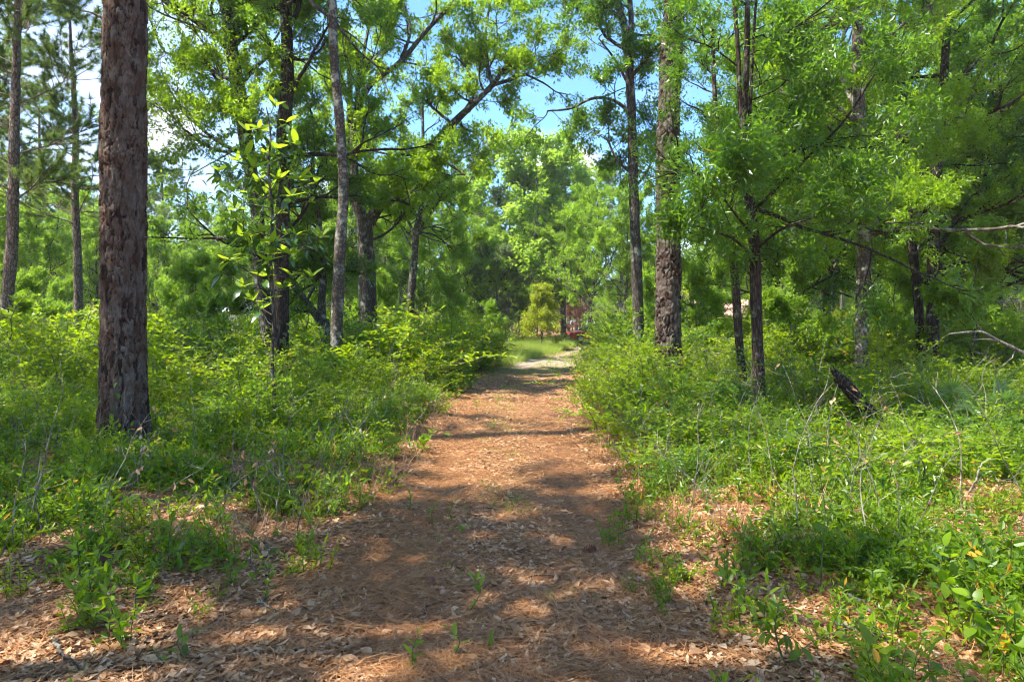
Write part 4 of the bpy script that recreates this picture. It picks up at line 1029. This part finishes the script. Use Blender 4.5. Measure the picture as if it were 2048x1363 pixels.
# ------------------------------------------------------------------ leaning dead trunk, fallen branch, palmettos
def dead_trunk():
    Y = 9.6; P = np.array([px(1675, 752, Y), px(1700, 780, Y-.05), px(1735, 820, Y-.12), px(1775, 868, Y-.2), px(1800, 915, Y-.3)])[::-1]
    g = Geo(); root = empty('leaning_snag', (P[0][0], P[0][1], float(gh(P[0][0], P[0][1]))), 'broken dead snag leaning left out of the undergrowth with a jagged top', 'dead tree')
    b = np.array(root.location); Q, r = smooth_line(P-b, np.array([.11, .10, .095, .085, .07]), 60)
    g.tube(Q, r, 22, cap=True); V = g.V[0]; c = np.repeat(Q, 22, 0); ang = np.tile(np.arange(22), 60)
    dsp = 1+.10*np.sin(ang*3.3)+.07*RG.normal(size=len(c)); V[:len(c)] = c+(V[:len(c)]-c)*dsp[:, None]
    link('trunk', g.mesh('dead_trunk', M['dbark'], True), root)
    d = Q[-1]-Q[-3]; d /= np.linalg.norm(d)
    for off, L in (((.03, 0, .02), .16), ((-.04, 0, .03), .1), ((0, .02, -.01), .07)):
        g = Geo(); p = Q[-2]+np.array(off); g.tube([p, p+d*L*.5, p+d*L+np.array([0, 0, .02])], [.035, .022, .004], 6)
        link('splinter', g.mesh('splinter', M['dbark'], True), root)
dead_trunk()
def fallen_branch():
    Y = 12; L = [(2120, 740, 9), (2060, 712, 8), (2030, 697, 7), (1995, 680, 6), (1965, 664, 5), (1935, 664, 4), (1895, 668, 2.5)]
    P, Rr = line_px(L, Y, False); g = Geo(); root = empty('fallen_branch', tuple(P[0]), 'bare grey fallen branch propped over the bushes at the far right', 'branch')
    b = P[0]; Q, r = smooth_line(P-b, Rr, 40); g.tube(Q, r*(1+.1*np.sin(np.arange(40))), 8)
    link('limb', g.mesh('limb', M['twig'], True), root)
    for seq in ([(1990, 680, 5), (1965, 678, 4), (1945, 679, 2)], [(1965, 664, 3), (1955, 650, 2), (1950, 640, 1)], [(2030, 697, 4), (2025, 715, 3), (2005, 730, 2)]):
        q, rr = line_px(seq, Y, False); g = Geo(); g.tube(q-b, rr, 5); link('side_branch', g.mesh('side_branch', M['twig'], True), root)
    # stake that carries its far end, hidden among leaves
    g = Geo(); q = P[0]-b; g.tube([q, q+np.array([.1, .1, -q[2]-P[0][2]+.0])], [.04, .06], 8); link('fork', g.mesh('fork', M['twig'], True), root)
fallen_branch()
def frond(R_, n, mat):
    g = Geo()
    for i in range(n):
        a = -2.0+4.0*i/(n-1); L = R_*(.82+.18*math.cos(a*.8))*random.uniform(.93, 1.05)
        d = np.array([math.sin(a), math.cos(a), .16*math.cos(a*2)]); d /= np.linalg.norm(d); sd = norm(np.cross(d, [0, 0, 1.])); ts = np.array([.0, .3, .65, 1.])
        c = d*ts[:, None]*L+np.array([0, 0, -1])*(ts[:, None]**2.2)*L*.22; w_ = np.array([.004, .013, .011, .0006])[:, None]*R_/.42
        V = np.hstack([c-sd*w_+[0, 0, .006], c, c+sd*w_+[0, 0, .006]]).reshape(-1, 3); Q = []
        for k in range(3): Q += [(3*k, 3*k+1, 3*k+4, 3*k+3), (3*k+1, 3*k+2, 3*k+5, 3*k+4)]
        g.add(V, Q, None, random.random())
    return g.mesh('frond', mat)
FR = [frond(.42, 24, M['palm']) for _ in range(3)]
def palmetto(x, y, Y, nf, lab, sc=1.0):
    c = np.array(px(x, y, Y)); z0 = float(gh(c[0], c[1])); root = empty('palmetto', (c[0], c[1], z0), lab, 'palmetto')
    for i in range(nf):
        a = i*6.28/nf+random.uniform(-.3, .3); e = random.uniform(.5, 1.2); L = (c[2]-z0)*random.uniform(.75, 1.1)
        d = np.array([math.cos(a)*math.cos(e), math.sin(a)*math.cos(e)-.1, math.sin(e)]); p = np.array([0, 0, .0]); q = p+d*L
        g = Geo(); g.tube([p, p+d*L*.5+np.array([0, 0, .03]), q], [.008, .006, .005], 6); st = link('petiole', g.mesh('petiole', M['gstem'], True), root)
        link('frond', random.choice(FR), root, tuple(q), quat_to(d+np.array([0, -.5, -.15]), random.uniform(-.5, .5)), sc*random.uniform(.85, 1.1))
palmetto(1943, 775, 8.6, 6, 'palmetto with pale stiff fan leaves, the left one of two at the right border', .62)
palmetto(2030, 770, 9.0, 7, 'palmetto with fan leaves at the right border of the photo', .72)
palmetto(1395, 850, 8.2, 3, 'small palmetto half hidden in the bushes right of the track', .6)

# ------------------------------------------------------------------ yellow leaved small tree and russet shrub by the bend
def small_tree(x, Y, h, wd, lm, lab, name, n=40, leaf=(10, .15, .5), cone=True):
    g = Geo(); A = []; c = np.array(px(x, 645, Y)); c[2] = float(gh(c[0], c[1]))
    P = np.array([c+[0, 0, -.05], c+[.03, 0, h*.5], c+[0, 0, h]]); g.tube(P, [.05, .035, .01], 7)
    for i in range(n):
        t = .12+.86*i/n; L = wd*.5*(1.05-t*.9 if cone else math.sin(math.pi*min(t+.1, 1))**.6)*random.uniform(.75, 1.1)
        a = i*2.4; e = random.uniform(.1, .6); q = c+np.array([0, 0, t*h])
        grow(g, A, q, (math.cos(a)*math.cos(e), math.sin(a)*math.cos(e), math.sin(e)), max(L, .25), .012, 1, dict(wig=.15, up=.2, kids=[5], anch=6, seg=4))
    return finish(name, lab, 'tree', c, g, foliage(A, *leaf, twl=.1), M['obark'], M[lm])
small_tree(1083, 40, 3.6, 2.7, 'yellow', 'small cone shaped tree with golden yellow leaves standing at the bend of the track', 'golden_tree', leaf=(7, .15, .45))
small_tree(1152, 66, 3.3, 4.0, 'russet', 'reddish brown leaved shrub behind the red car', 'russet_shrub', 30, (8, .14, .5), False)
small_tree(1385, 24, 3.6, 1.6, 'yellow', 'thin sapling with a few orange tinged leaves just right of the red barked pine', 'orange_sapling', 10, (4, .12, .45), False)

# ------------------------------------------------------------------ red car beyond the bend
def car():
    Y = 52; c = px(1140, 645, Y); z0 = float(gh(c[0], c[1]))
    red = plain('car_paint', (.55, .012, .015), .25, .0, 3, .04, .6); dk = plain('tyre_rubber', (.02, .02, .02), .8); gl = plain('car_glass', (.03, .04, .05), .08); ch = plain('light_metal', (.6, .6, .62), .3, .6); lamp = plain('lamp_lens', (.8, .8, .78), .15)
    root = empty('red_car', (c[0], c[1], z0), 'red car parked beyond the bend of the track, half hidden by bushes', 'car')
    def prof(name, pts, w0, w1, mat, x0=0):
        g = Geo(); n = len(pts); P = np.array(pts, float)
        # bevelled slab: four rings across the width
        cen = P.mean(0); rings = []
        for yy, k in ((w0, .96), (w0+.07, 1), (w1-.07, 1), (w1, .96)): rings.append(np.stack([cen[0]+(P[:, 0]-cen[0])*k, np.full(n, yy), cen[1]+(P[:, 1]-cen[1])*k], -1))
        V = np.vstack(rings); Q = [(r_*n+i, r_*n+(i+1) % n, (r_+1)*n+(i+1) % n, (r_+1)*n+i) for r_ in range(3) for i in range(n)]
        V = np.vstack([V, [[cen[0], w0, cen[1]], [cen[0], w1, cen[1]]]])
        T = [((i+1) % n, i, 4*n) for i in range(n)]+[(3*n+i, 3*n+(i+1) % n, 4*n+1) for i in range(n)]
        g.add(V, Q, T); return link(name, g.mesh(name, mat), root)
    prof('body', [(0, .35), (.02, .62), (.12, .78), (1.25, .95), (3.6, .98), (4.25, .92), (4.38, .6), (4.35, .32), (3.9, .28), (.5, .26)], 0, 1.75, red)
    prof('cabin', [(1.15, .93), (1.85, 1.40), (2.3, 1.47), (3.1, 1.44), (3.85, .96)], .12, 1.63, red)
    prof('window', [(1.32, .98), (1.92, 1.36), (2.42, 1.40), (2.42, .98)], .095, .12, gl); prof('window', [(2.52, .98), (2.52, 1.40), (3.05, 1.38), (3.55, .99)], .095, .12, gl)
    g = Geo(); g.add([(1.12, .2, .965), (1.12, 1.55, .965), (1.80, 1.5, 1.405), (1.80, .25, 1.405)], [(0, 1, 2, 3)]); link('windscreen', g.mesh('windscreen', gl), root)
    for yy in (.25, 1.3):
        g = Geo(); g.box((-.015, yy, .56), (.06, yy+.28, .72)); link('headlight', g.mesh('headlight', lamp), root)
    g = Geo(); g.box((-.06, .06, .34), (.05, 1.69, .50)); link('bumper', g.mesh('bumper', ch), root)
    for xx in (.85, 3.45):
        for yy in (-.02, 1.57):
            a = np.arange(20)/20*2*np.pi; g = Geo()
            g.tube([(xx, yy, .32), (xx, yy+.04, .32), (xx, yy+.16, .32), (xx, yy+.2, .32)], [.28, .32, .32, .28], 20, cap=True); wl = link('wheel', g.mesh('wheel', dk, True), root)
            g = Geo(); g.tube([(xx, yy-.01, .32), (xx, yy+.01, .32)], [.19, .19], 14, cap=True); link('rim', g.mesh('rim', ch), wl)
    root.rotation_euler = (0, 0, R(14))
car()

# ------------------------------------------------------------------ buildings glimpsed between the trunks
def building(x0, x1, Y, zw, zr, wallm, roofm, lab, name, wins, door=None, deep=7.0, over=.35):
    a = px(x0, 645, Y)[0]; b = px(x1, 645, Y)[0]; w_ = b-a; root = empty(name, (a, Y, 0), lab, 'building')
    glass = plain('window_glass', (.05, .06, .07), .1); tr = plain('white_trim', (.78, .78, .75), .5)
    # front wall built round its openings
    ops = sorted(wins+([door] if door else [])); g = Geo(); x = 0
    for (o0, o1, z0, z1) in ops:
        g.box((x, 0, -.1), (o0, .2, zw)); 
        if z0 > 0: g.box((o0, 0, -.1), (o1, .2, z0))
        g.box((o0, 0, z1), (o1, .2, zw)); x = o1
    g.box((x, 0, -.1), (w_, .2, zw)); g.box((0, .2, -.1), (.2, deep, zw)); g.box((w_-.2, .2, -.1), (w_, deep, zw)); g.box((.2, deep-.2, -.1), (w_-.2, deep, zw))
    g.add([(0.01, .2, zw), (0.01, deep, zw), (0.01, deep/2, zr-.1)], None, [(0, 1, 2)]); g.add([(w_-.01, .2, zw), (w_-.01, deep, zw), (w_-.01, deep/2, zr-.1)], None, [(0, 1, 2)])
    link('wall', g.mesh('wall', wallm), root)
    for k, (y0, y1) in enumerate(((-over, deep/2), (deep+over, deep/2))):
        g = Geo(); zl = zw-.12; V = [(-over, y0, zl), (w_+over, y0, zl), (w_+over, y1, zr), (-over, y1, zr)]
        g.add(V+[(p[0], p[1], p[2]+.1) for p in V], [(0, 3, 2, 1), (4, 5, 6, 7), (0, 1, 5, 4), (1, 2, 6, 5), (2, 3, 7, 6), (3, 0, 4, 7)]); rf = link('roof', g.mesh('roof', roofm), root)
        for j in range(int((w_+2*over)/.45)):
            xx = -over+.1+j*.45; g2 = Geo(); g2.add([(xx, y0, zl+.103), (xx+.05, y0, zl+.103), (xx+.05, y1, zr+.103), (xx, y1, zr+.103), (xx, y0, zl+.14), (xx+.05, y0, zl+.14), (xx+.05, y1, zr+.14), (xx, y1, zr+.14)], [(4, 5, 6, 7), (0, 1, 5, 4), (1, 2, 6, 5), (3, 0, 4, 7)])
            if k == 0: link('roof_rib', g2.mesh('roof_rib', roofm), rf)
    for (o0, o1, z0, z1) in wins:
        g = Geo(); g.box((o0, -.03, z0), (o0+.07, .12, z1)); g.box((o1-.07, -.03, z0), (o1, .12, z1)); g.box((o0+.07, -.03, z0), (o1-.07, .12, z0+.07)); g.box((o0+.07, -.03, z1-.07), (o1-.07, .12, z1)); g.box(((o0+o1)/2-.02, -.01, z0+.07), ((o0+o1)/2+.02, .1, z1-.07))
        f = link('window', g.mesh('window', tr), root); g = Geo(); g.box((o0+.07, .1, z0+.07), (o1-.07, .115, z1-.07)); link('pane', g.mesh('pane', glass), f)
    if door:
        o0, o1, z0, z1 = door; g = Geo(); g.box((o0+.02, .05, -.05), (o1-.02, .1, z1-.02)); d = link('door', g.mesh('door', tr), root); g = Geo(); g.box((o1-.15, .0, 1.0), (o1-.1, .05, 1.1)); link('handle', g.mesh('handle', glass), d)
whitew = plain('white_siding', (.72, .74, .76), .6, 0, 2, .08); tin = plain('tin_roof', (.62, .66, .70), .4, .2, 3, .1)
brick = plain('tan_brick', (.42, .24, .18), .8, 0, 12, .2); tile = plain('pinkish_shingle', (.50, .27, .20), .8, 0, 9, .2)
building(428, 520, 66, 2.7, 4.1, whitew, tin, 'white building with a pale metal roof glimpsed left of the magnolia sapling', 'white_house', [(.6, 1.5, 1.0, 2.1), (3.0, 3.9, 1.0, 2.1)], (2.0, 2.8, 0, 2.1))
building(1366, 1545, 50, 2.0, 3.3, brick, tile, 'low house with a pinkish tan roof glimpsed between the trunks at the right', 'tan_house', [(1.0, 2.0, .9, 1.75), (4.0, 5.0, .9, 1.75)], (2.6, 3.4, 0, 1.85))
building(770, 812, 72, 2.2, 2.9, whitew, tin, 'small white shed glimpsed between the forked oak and the thin dark tree', 'white_shed', [(1.0, 1.6, .9, 1.7)], None, 3.0)
def fence():
    Y = 46; a = px(358, 645, Y)[0]; b = px(440, 645, Y)[0]; root = empty('wooden_fence', (a, Y, 0), 'brown board fence standing in front of the far trees right of the big pine', 'fence'); wd = plain('weathered_board', (.30, .19, .13), .8, 0, 14, .25)
    n = int((b-a)/1.4)+1
    for i in range(n): g = Geo(); g.box((i*1.4, 0, -.1), (i*1.4+.1, .1, 1.55)); link('post', g.mesh('post', wd), root)
    for k in range(5): g = Geo(); g.box((-.1, -.035, .2+k*.27), ((n-1)*1.4+.2, -.003, .42+k*.27)); link('board', g.mesh('board', wd), root)
fence()

# ------------------------------------------------------------------ seedlings, vines, cones and twigs near the viewer
LH = [big_leaf('leaf', .065, .026, M['herb'], .2, random.uniform(0, .3), k/5.) for k in range(5)]
LB = [big_leaf('leaf', .11, .052, M['shrub'], .15, random.uniform(.1, .35), k/5.) for k in range(5)]
LV = [big_leaf('leaf', .075, .05, M['herb'], .15, random.uniform(.1, .35), k/5.) for k in range(3)]
def leafy(name, lab, cat, P, nl, leaves, up=.35, sc=1.0, r=.003, mat='gstem', wh=False, group=None, start=.15, side_b=0):
    P = np.asarray(P, float); root = empty(name, tuple(P[0]), lab, cat, group); b = P[0]; g = Geo(); Q, rr = smooth_line(P-b, np.linspace(r, r*.4, len(P)), 14); g.tube(Q, rr, 6)
    lines = [(Q, nl)]
    for k in range(side_b):
        i = random.randint(4, 11); a = random.uniform(0, 6.28); L = np.linalg.norm(P[-1]-P[0])*random.uniform(.3, .5)
        q = arc(Q[i], a, random.uniform(.2, .8), L, 5, .3, .1); g.tube(q, np.linspace(r*.6, r*.3, 6), 4); lines.append((q, max(4, nl//2)))
    for q, m in lines:
        for i in range(m):
            t = start+(1-start)*i/max(1, m-1); s_ = t*(len(q)-1); k = min(int(s_), len(q)-2); p = q[k]+(q[k+1]-q[k])*(s_-k); T = q[k+1]-q[k]; T = T/np.linalg.norm(T)
            a = i*2.4 if wh else (i % 2)*math.pi+.5+random.uniform(-.5, .5); pr = np.cross(T, [math.cos(a), math.sin(a), .01]); pr /= np.linalg.norm(pr)
            d = pr+T*.5+np.array([0, 0, up])*.6 if i < m-1 else T
            link('leaf', random.choice(leaves), root, tuple(p), quat_to(d, random.uniform(-.4, .4)), sc*random.uniform(.75, 1.15))
    link('stem', g.mesh('stem', M[mat], True), root)
    return root
def gp(x, y): Y = F*CH/(y-HZ); X = (x-1024)/F*Y; return np.array([X, Y, float(gh(X, Y))])
def up_px(x0, y0, x1, y1, bow=0., dY=0):
    a = gp(x0, y0); b = np.array(px(x1, y1, a[1]+dY)); m = (a+b)/2+np.array([bow, 0, abs(bow)*.5]); return [a, m, b]
S_ = [(935, 1225, 945, 1150, 10, 'green seedling standing alone on the middle of the near track'), (828, 1335, 833, 1275, 9, 'dark green seedling near the bottom of the track, left one of a close pair'), (905, 1315, 903, 1262, 7, 'upright seedling near the bottom of the track, right one of a close pair'), (978, 1300, 976, 1282, 4, 'tiny seedling right of the close pair of seedlings'), (1000, 830, 955, 760, 0, ''),
      (865, 1040, 870, 1010, 8, 'small bright seedling on the shaded middle of the track'), (905, 1040, 908, 1005, 9, 'bright green seedling in the middle of the track where the shade ends'), (815, 1020, 820, 990, 7, 'pale seedling in the shade left of the track centre'), (913, 1065, 914, 1055, 6, 'low seedling just below the bright one in the track'),
      (955, 825, 957, 790, 8, 'lone yellow green seedling on the far track'), (1248, 1035, 1240, 1020, 4, 'broad leaved seedling on the right edge of the track'), (375, 1330, 378, 1265, 6, 'thin seedling among dead leaves at the lower left'), (232, 1265, 225, 1180, 10, 'dark leaved seedling at the lower left with its leaves in shade'), (335, 1340, 330, 1300, 3, 'one leafed seedling at the bottom left'),
      (525, 1210, 520, 1110, 14, 'small leafy plant on a grey stem at the left edge of the near track'), (640, 1130, 650, 1085, 6, 'little plant where the undergrowth meets the track on the left')]
for x0, y0, x1, y1, n, lab in S_:
    if n: leafy('seedling', lab, 'seedling', up_px(x0, y0, x1, y1, random.uniform(-.06, .06)), n, LH, sc=1.0 if y0 > 1000 else 1.3, wh=True)
# shrublets at the near right
for x0, y0, x1, y1, n, lab, lv, sb in [
    (1480, 1260, 1470, 1120, 12, 'dark green shrublet with dense leaves at the near right', LH, 3), (1570, 1340, 1560, 1200, 14, 'tall dark shrublet leaning over the leaves at the near right', LH, 4), (1440, 1180, 1450, 1110, 10, 'short bright shrublet beside the dead brown sprig', LH, 2),
    (1740, 1340, 1735, 1290, 7, 'broad leaved bright plant at the bottom right', LB, 0), (1660, 1200, 1690, 1180, 5, 'low plant with few leaves in the dark gap at the right', LH, 0), (1900, 1250, 1890, 1090, 12, 'leafy plant with upright stem near the lower right border', LV, 3), (1980, 1330, 1975, 1200, 12, 'plant with heart shaped leaves at the lower right corner', LV, 3),
    (1560, 1000, 1560, 960, 9, 'plant with broad pale leaves above the dead brown sprig', LB, 1), (1190, 870, 1185, 785, 10, 'broad leaved bush tip spilling over the right edge of the track', LB, 2), (1290, 905, 1270, 800, 12, 'plant with large soft leaves on the right edge of the track', LB, 3), (1255, 860, 1245, 795, 9, 'large leaved plant behind the right track edge', LB, 2),
    (1350, 830, 1345, 715, 12, 'tall sapling with long leaflets right of the track edge', LB, 3), (1600, 930, 1600, 900, 8, 'broad leaved plant below the near dark slim trunk', LB, 1), (1440, 930, 1450, 880, 10, 'bright leaved plant below the near dark slim trunk', LB, 1),
    (600, 880, 610, 840, 10, 'shaded broad leaved plant right of the big pine base', LB, 2), (665, 870, 660, 835, 8, 'small broad leaved plant at the left verge', LB, 1)]:
    leafy('young_plant', lab, 'plant', up_px(x0, y0, x1, y1, random.uniform(-.05, .05)), n, lv, wh=True, side_b=sb, r=.005, sc=1.0)
# arching green briar canes
def cane(pts, lab, n=7, lv=LV, sc=.9):
    P = [gp(*pts[0])]
    for x, y, dY in pts[1:]: P.append(np.array(px(x, y, P[0][1]+dY)))
    leafy('briar_cane', lab, 'vine', P, n, lv, sc=sc, r=.004, up=.1)
cane([(345, 1110), (260, 1085, -.05), (130, 1150, -.2), (0, 1180, -.3)], 'long arching briar cane bending left down to the edge of the photo')
cane([(345, 1150), (250, 1100, -.1), (170, 1120, -.2), (110, 1165, -.2)], 'second arching cane close under the long left one', 5)
cane([(375, 1065), (350, 1015, 0), (315, 1005, .05), (270, 1020, .1)], 'short arching cane at the near left', 8)
cane([(440, 985), (425, 940, 0), (405, 920, 0), (392, 890, .05)], 'upright curling cane right of the big pine', 6)
cane([(1790, 1300), (1740, 1250, 0), (1650, 1270, -.1), (1600, 1300, -.2)], 'arching cane at the lower right', 5)
cane([(1860, 1340), (1930, 1290, .1), (1850, 1275, .1), (1790, 1290, 0)], 'green cane looping at the lower right', 5)
cane([(1640, 1190), (1645, 1100, 0), (1650, 1020, 0), (1640, 950, 0)], 'tall thin cane standing in the near right undergrowth', 6)
cane([(1330, 870), (1330, 800, 0), (1300, 760, 0), (1250, 740, -.1)], 'cane arching out of the bushes on the right track edge', 7)
cane([(100, 1100), (85, 1010, 0), (50, 960, 0), (10, 935, -.05)], 'arching cane at the left border', 8)
cane([(840, 930), (820, 850, .1), (860, 855, -.1), (890, 865, -.3)], 'dry pale stalk bending over the left edge of the track', 2)
# leaves of a vine on the big pine
def pine_vine():
    Y = 8.4; c = np.interp(1.0, bQ[:, 2], bQ[:, 0]); root = empty('climbing_vine', (c+.1, Y-.3, .05), 'thin vine with a few heart shaped leaves climbing the front of the big pine', 'vine'); b = np.array(root.location); g = Geo(); pts = []
    for x, y in ((262, 870), (255, 830), (253, 800), (262, 770), (263, 745), (260, 720)):
        p = np.array(px(x, y, Y)); a = math.asin(max(-.95, min(.95, (p[0]-px(247, y, Y)[0])/.28))); pts.append(np.array([p[0], Y-.30*math.cos(a), p[2]])-b)
    Q, r = smooth_line(np.array([[.02, -.02, -.05]]+pts), np.full(7, .003), 30); g.tube(Q, r, 5); link('stem', g.mesh('stem', M['gstem'], True), root)
    for (x, y), s_ in zip(((232, 795), (252, 820), (262, 780), (263, 760), (266, 715)), (1.2, 1.1, 1.1, .9, .7)):
        p = np.array(px(x, y, Y)); p = np.array([p[0], Y-.31, p[2]])-b; link('leaf', LV[0], root, tuple(p), quat_to((random.uniform(-.8, .8), -.4, -.6), random.uniform(-.5, .5)), s_)
pine_vine()
# pine cones
def cone(x, y, L, lab, rz):
    g = Geo(); cm = M['conebrown']; p = gp(x, y)
    n = 70
    for i in range(n):
        t = i/n; a = i*2.399; r = L*.32*math.sin(math.pi*min(t*.9+.12, 1))**.7; d = np.array([.35+.3*t, math.cos(a), math.sin(a)]); d /= np.linalg.norm(d); q = np.array([(t-.5)*L*.85, 0, 0]); sd = np.array([0, -math.sin(a), math.cos(a)])*L*.06
        V = [q-sd*.5, q+sd*.5, q+d*r+sd, q+d*r-sd, q+d*r*1.12+np.array([L*.03, 0, 0])]; g.add(V, [(0, 1, 2, 3)], [(3, 2, 4)], random.random())
    g.tube([(-.45*L, 0, 0), (0, 0, 0), (.45*L, 0, 0)], [L*.08, L*.11, L*.04], 8)
    o = link('pine_cone', g.mesh('pine_cone', cm), None, (p[0], p[1], p[2]+L*.28), (0, random.uniform(-.2, .2), rz)); tag(o, lab, 'pine cone', 'pine cones lying on the ground')
M['conebrown'] = plain('cone_scale', (.13, .05, .03), .7, 0, 30, .35)
cone(1178, 1100, .13, 'open reddish pine cone on the right half of the track', .4)
cone(862, 1163, .09, 'small dark pine cone on the left half of the near track', 1.2)
cone(205, 1158, .10, 'grey brown pine cone under the arching canes at the left', 2.2)
cone(735, 958, .09, 'pine cone on the leaves at the left edge of the track', 1.9)
# fallen twigs
def twig(a, b, r, lab, fork=True):
    P = [gp(*a), None, gp(*b)]; P[1] = (P[0]+P[2])/2+np.array([random.uniform(-.05, .05), random.uniform(-.05, .05), 0]); P = np.array(P); P[:, 2] += r+.022
    g = Geo(); Q, rr = smooth_line(P-P[0], np.array([r, r*.8, r*.4]), 16); Q = Q+RG.normal(size=Q.shape)*np.array([.006, .006, .002]); g.tube(Q, rr, 7, cap=True)
    if fork: q = Q[8]; d = Q[12]-Q[6]; g.tube([q, q+np.array([d[1]*.5+d[0]*.4, -d[0]*.5+d[1]*.4, .01])], [r*.6, r*.2], 5)
    o = link('fallen_twig', g.mesh('fallen_twig', M['obark'], True), None, tuple(P[0])); tag(o, lab, 'twig')
for a, b, r, lab in [((530, 1215), (420, 1262), .008, 'thin grey twig on the leaves at the left edge of the near track'), ((525, 1205), (552, 1232), .009, 'short knobbly grey twig touching the longer one'), ((850, 1225), (885, 1205), .008, 'short pale twig on the near track'), ((110, 1310), (160, 1360), .009, 'short dark stick at the bottom left corner'),
    ((1690, 1205), (1750, 1255), .016, 'grey stick in the dark gap at the near right'), ((1060, 1163), (1105, 1162), .009, 'grey twig lying across the middle of the track'), ((1670, 1260), (1780, 1300), .014, 'long stick half buried in leaves at the lower right'), ((965, 1015), (1000, 1022), .006, 'small twig on the track beyond the bright seedling'), ((1240, 1060), (1300, 1050), .006, 'thin twig at the right edge of the track')]: twig(a, b, r, lab)
# dead brown sprig of needles and leaves
def dead_sprig():
    p = gp(1490, 1085); root = empty('dead_sprig', tuple(p), 'dead fallen branch with drooping rust brown needles and leaves on the right verge', 'branch'); g = Geo(); L = [np.array(px(x, y, p[1]+dy))-p for x, y, dy in ((1440, 1090, 0), (1480, 1050, .05), (1530, 1035, .1), (1590, 1040, .15), (1610, 1050, .2))]
    L[0][2] = .02; Q, r = smooth_line(np.array(L), np.array([.008, .007, .006, .004, .003]), 24); g.tube(Q, r, 6); link('stem', g.mesh('stem', M['twig'], True), root)
    for (x, y) in ((1490, 1030), (1440, 1050), (1480, 1070), (1465, 1095)):
        g = Geo(); q = np.array(px(x, y, p[1]))-p; q[2] = max(q[2], .12); n = 60; D = np.array([0, -.2, -1.])+RG.normal(size=(n, 3))*.38; P_ = np.repeat(q[None], n, 0); V = []; D = norm(D); Lg = RG.uniform(.08, .13, n)[:, None]; Sd = norm(np.cross(D, unit(n)))*.0014
        g.add(np.stack([P_-Sd, P_+Sd, P_+D*Lg+Sd, P_+D*Lg-Sd], 1).reshape(-1, 3), np.arange(n*4).reshape(-1, 4), None, RG.random(n).repeat(4)); link('needle_tuft', g.mesh('needle_tuft', M['needle']), root)
    DL = [big_leaf('leaf', .075, .032, M['dry'], .5, random.uniform(-.3, .4), k/3.) for k in range(3)]
    for i in range(22): q = Q[random.randint(9, 23)]; link('leaf', random.choice(DL), root, tuple(q+RG.normal(size=3)*.015), quat_to((random.uniform(-.5, .5), random.uniform(-.5, .2), -1), random.uniform(-1, 1)), random.uniform(.7, 1.2))
dead_sprig()


# ------------------------------------------------------------------ thin haze of the humid air
def haze():
    g = Geo(); g.box((-190, -20, -1.2), (190, 185, 24)); m = bpy.data.materials.new('haze_air'); m.use_nodes = True; t = NT(m.node_tree)
    v = t.n('ShaderNodeVolumePrincipled'); v.inputs['Color'].default_value = (.93, .96, 1.0, 1); v.inputs['Density'].default_value = .0006; v.inputs['Anisotropy'].default_value = .3
    t.n('ShaderNodeOutputMaterial', i_Volume=v.outputs[0]); o = link('haze', g.mesh('haze', m)); o['kind'] = 'stuff'; o['label'] = 'thin pale haze of humid air between the trees'
haze()
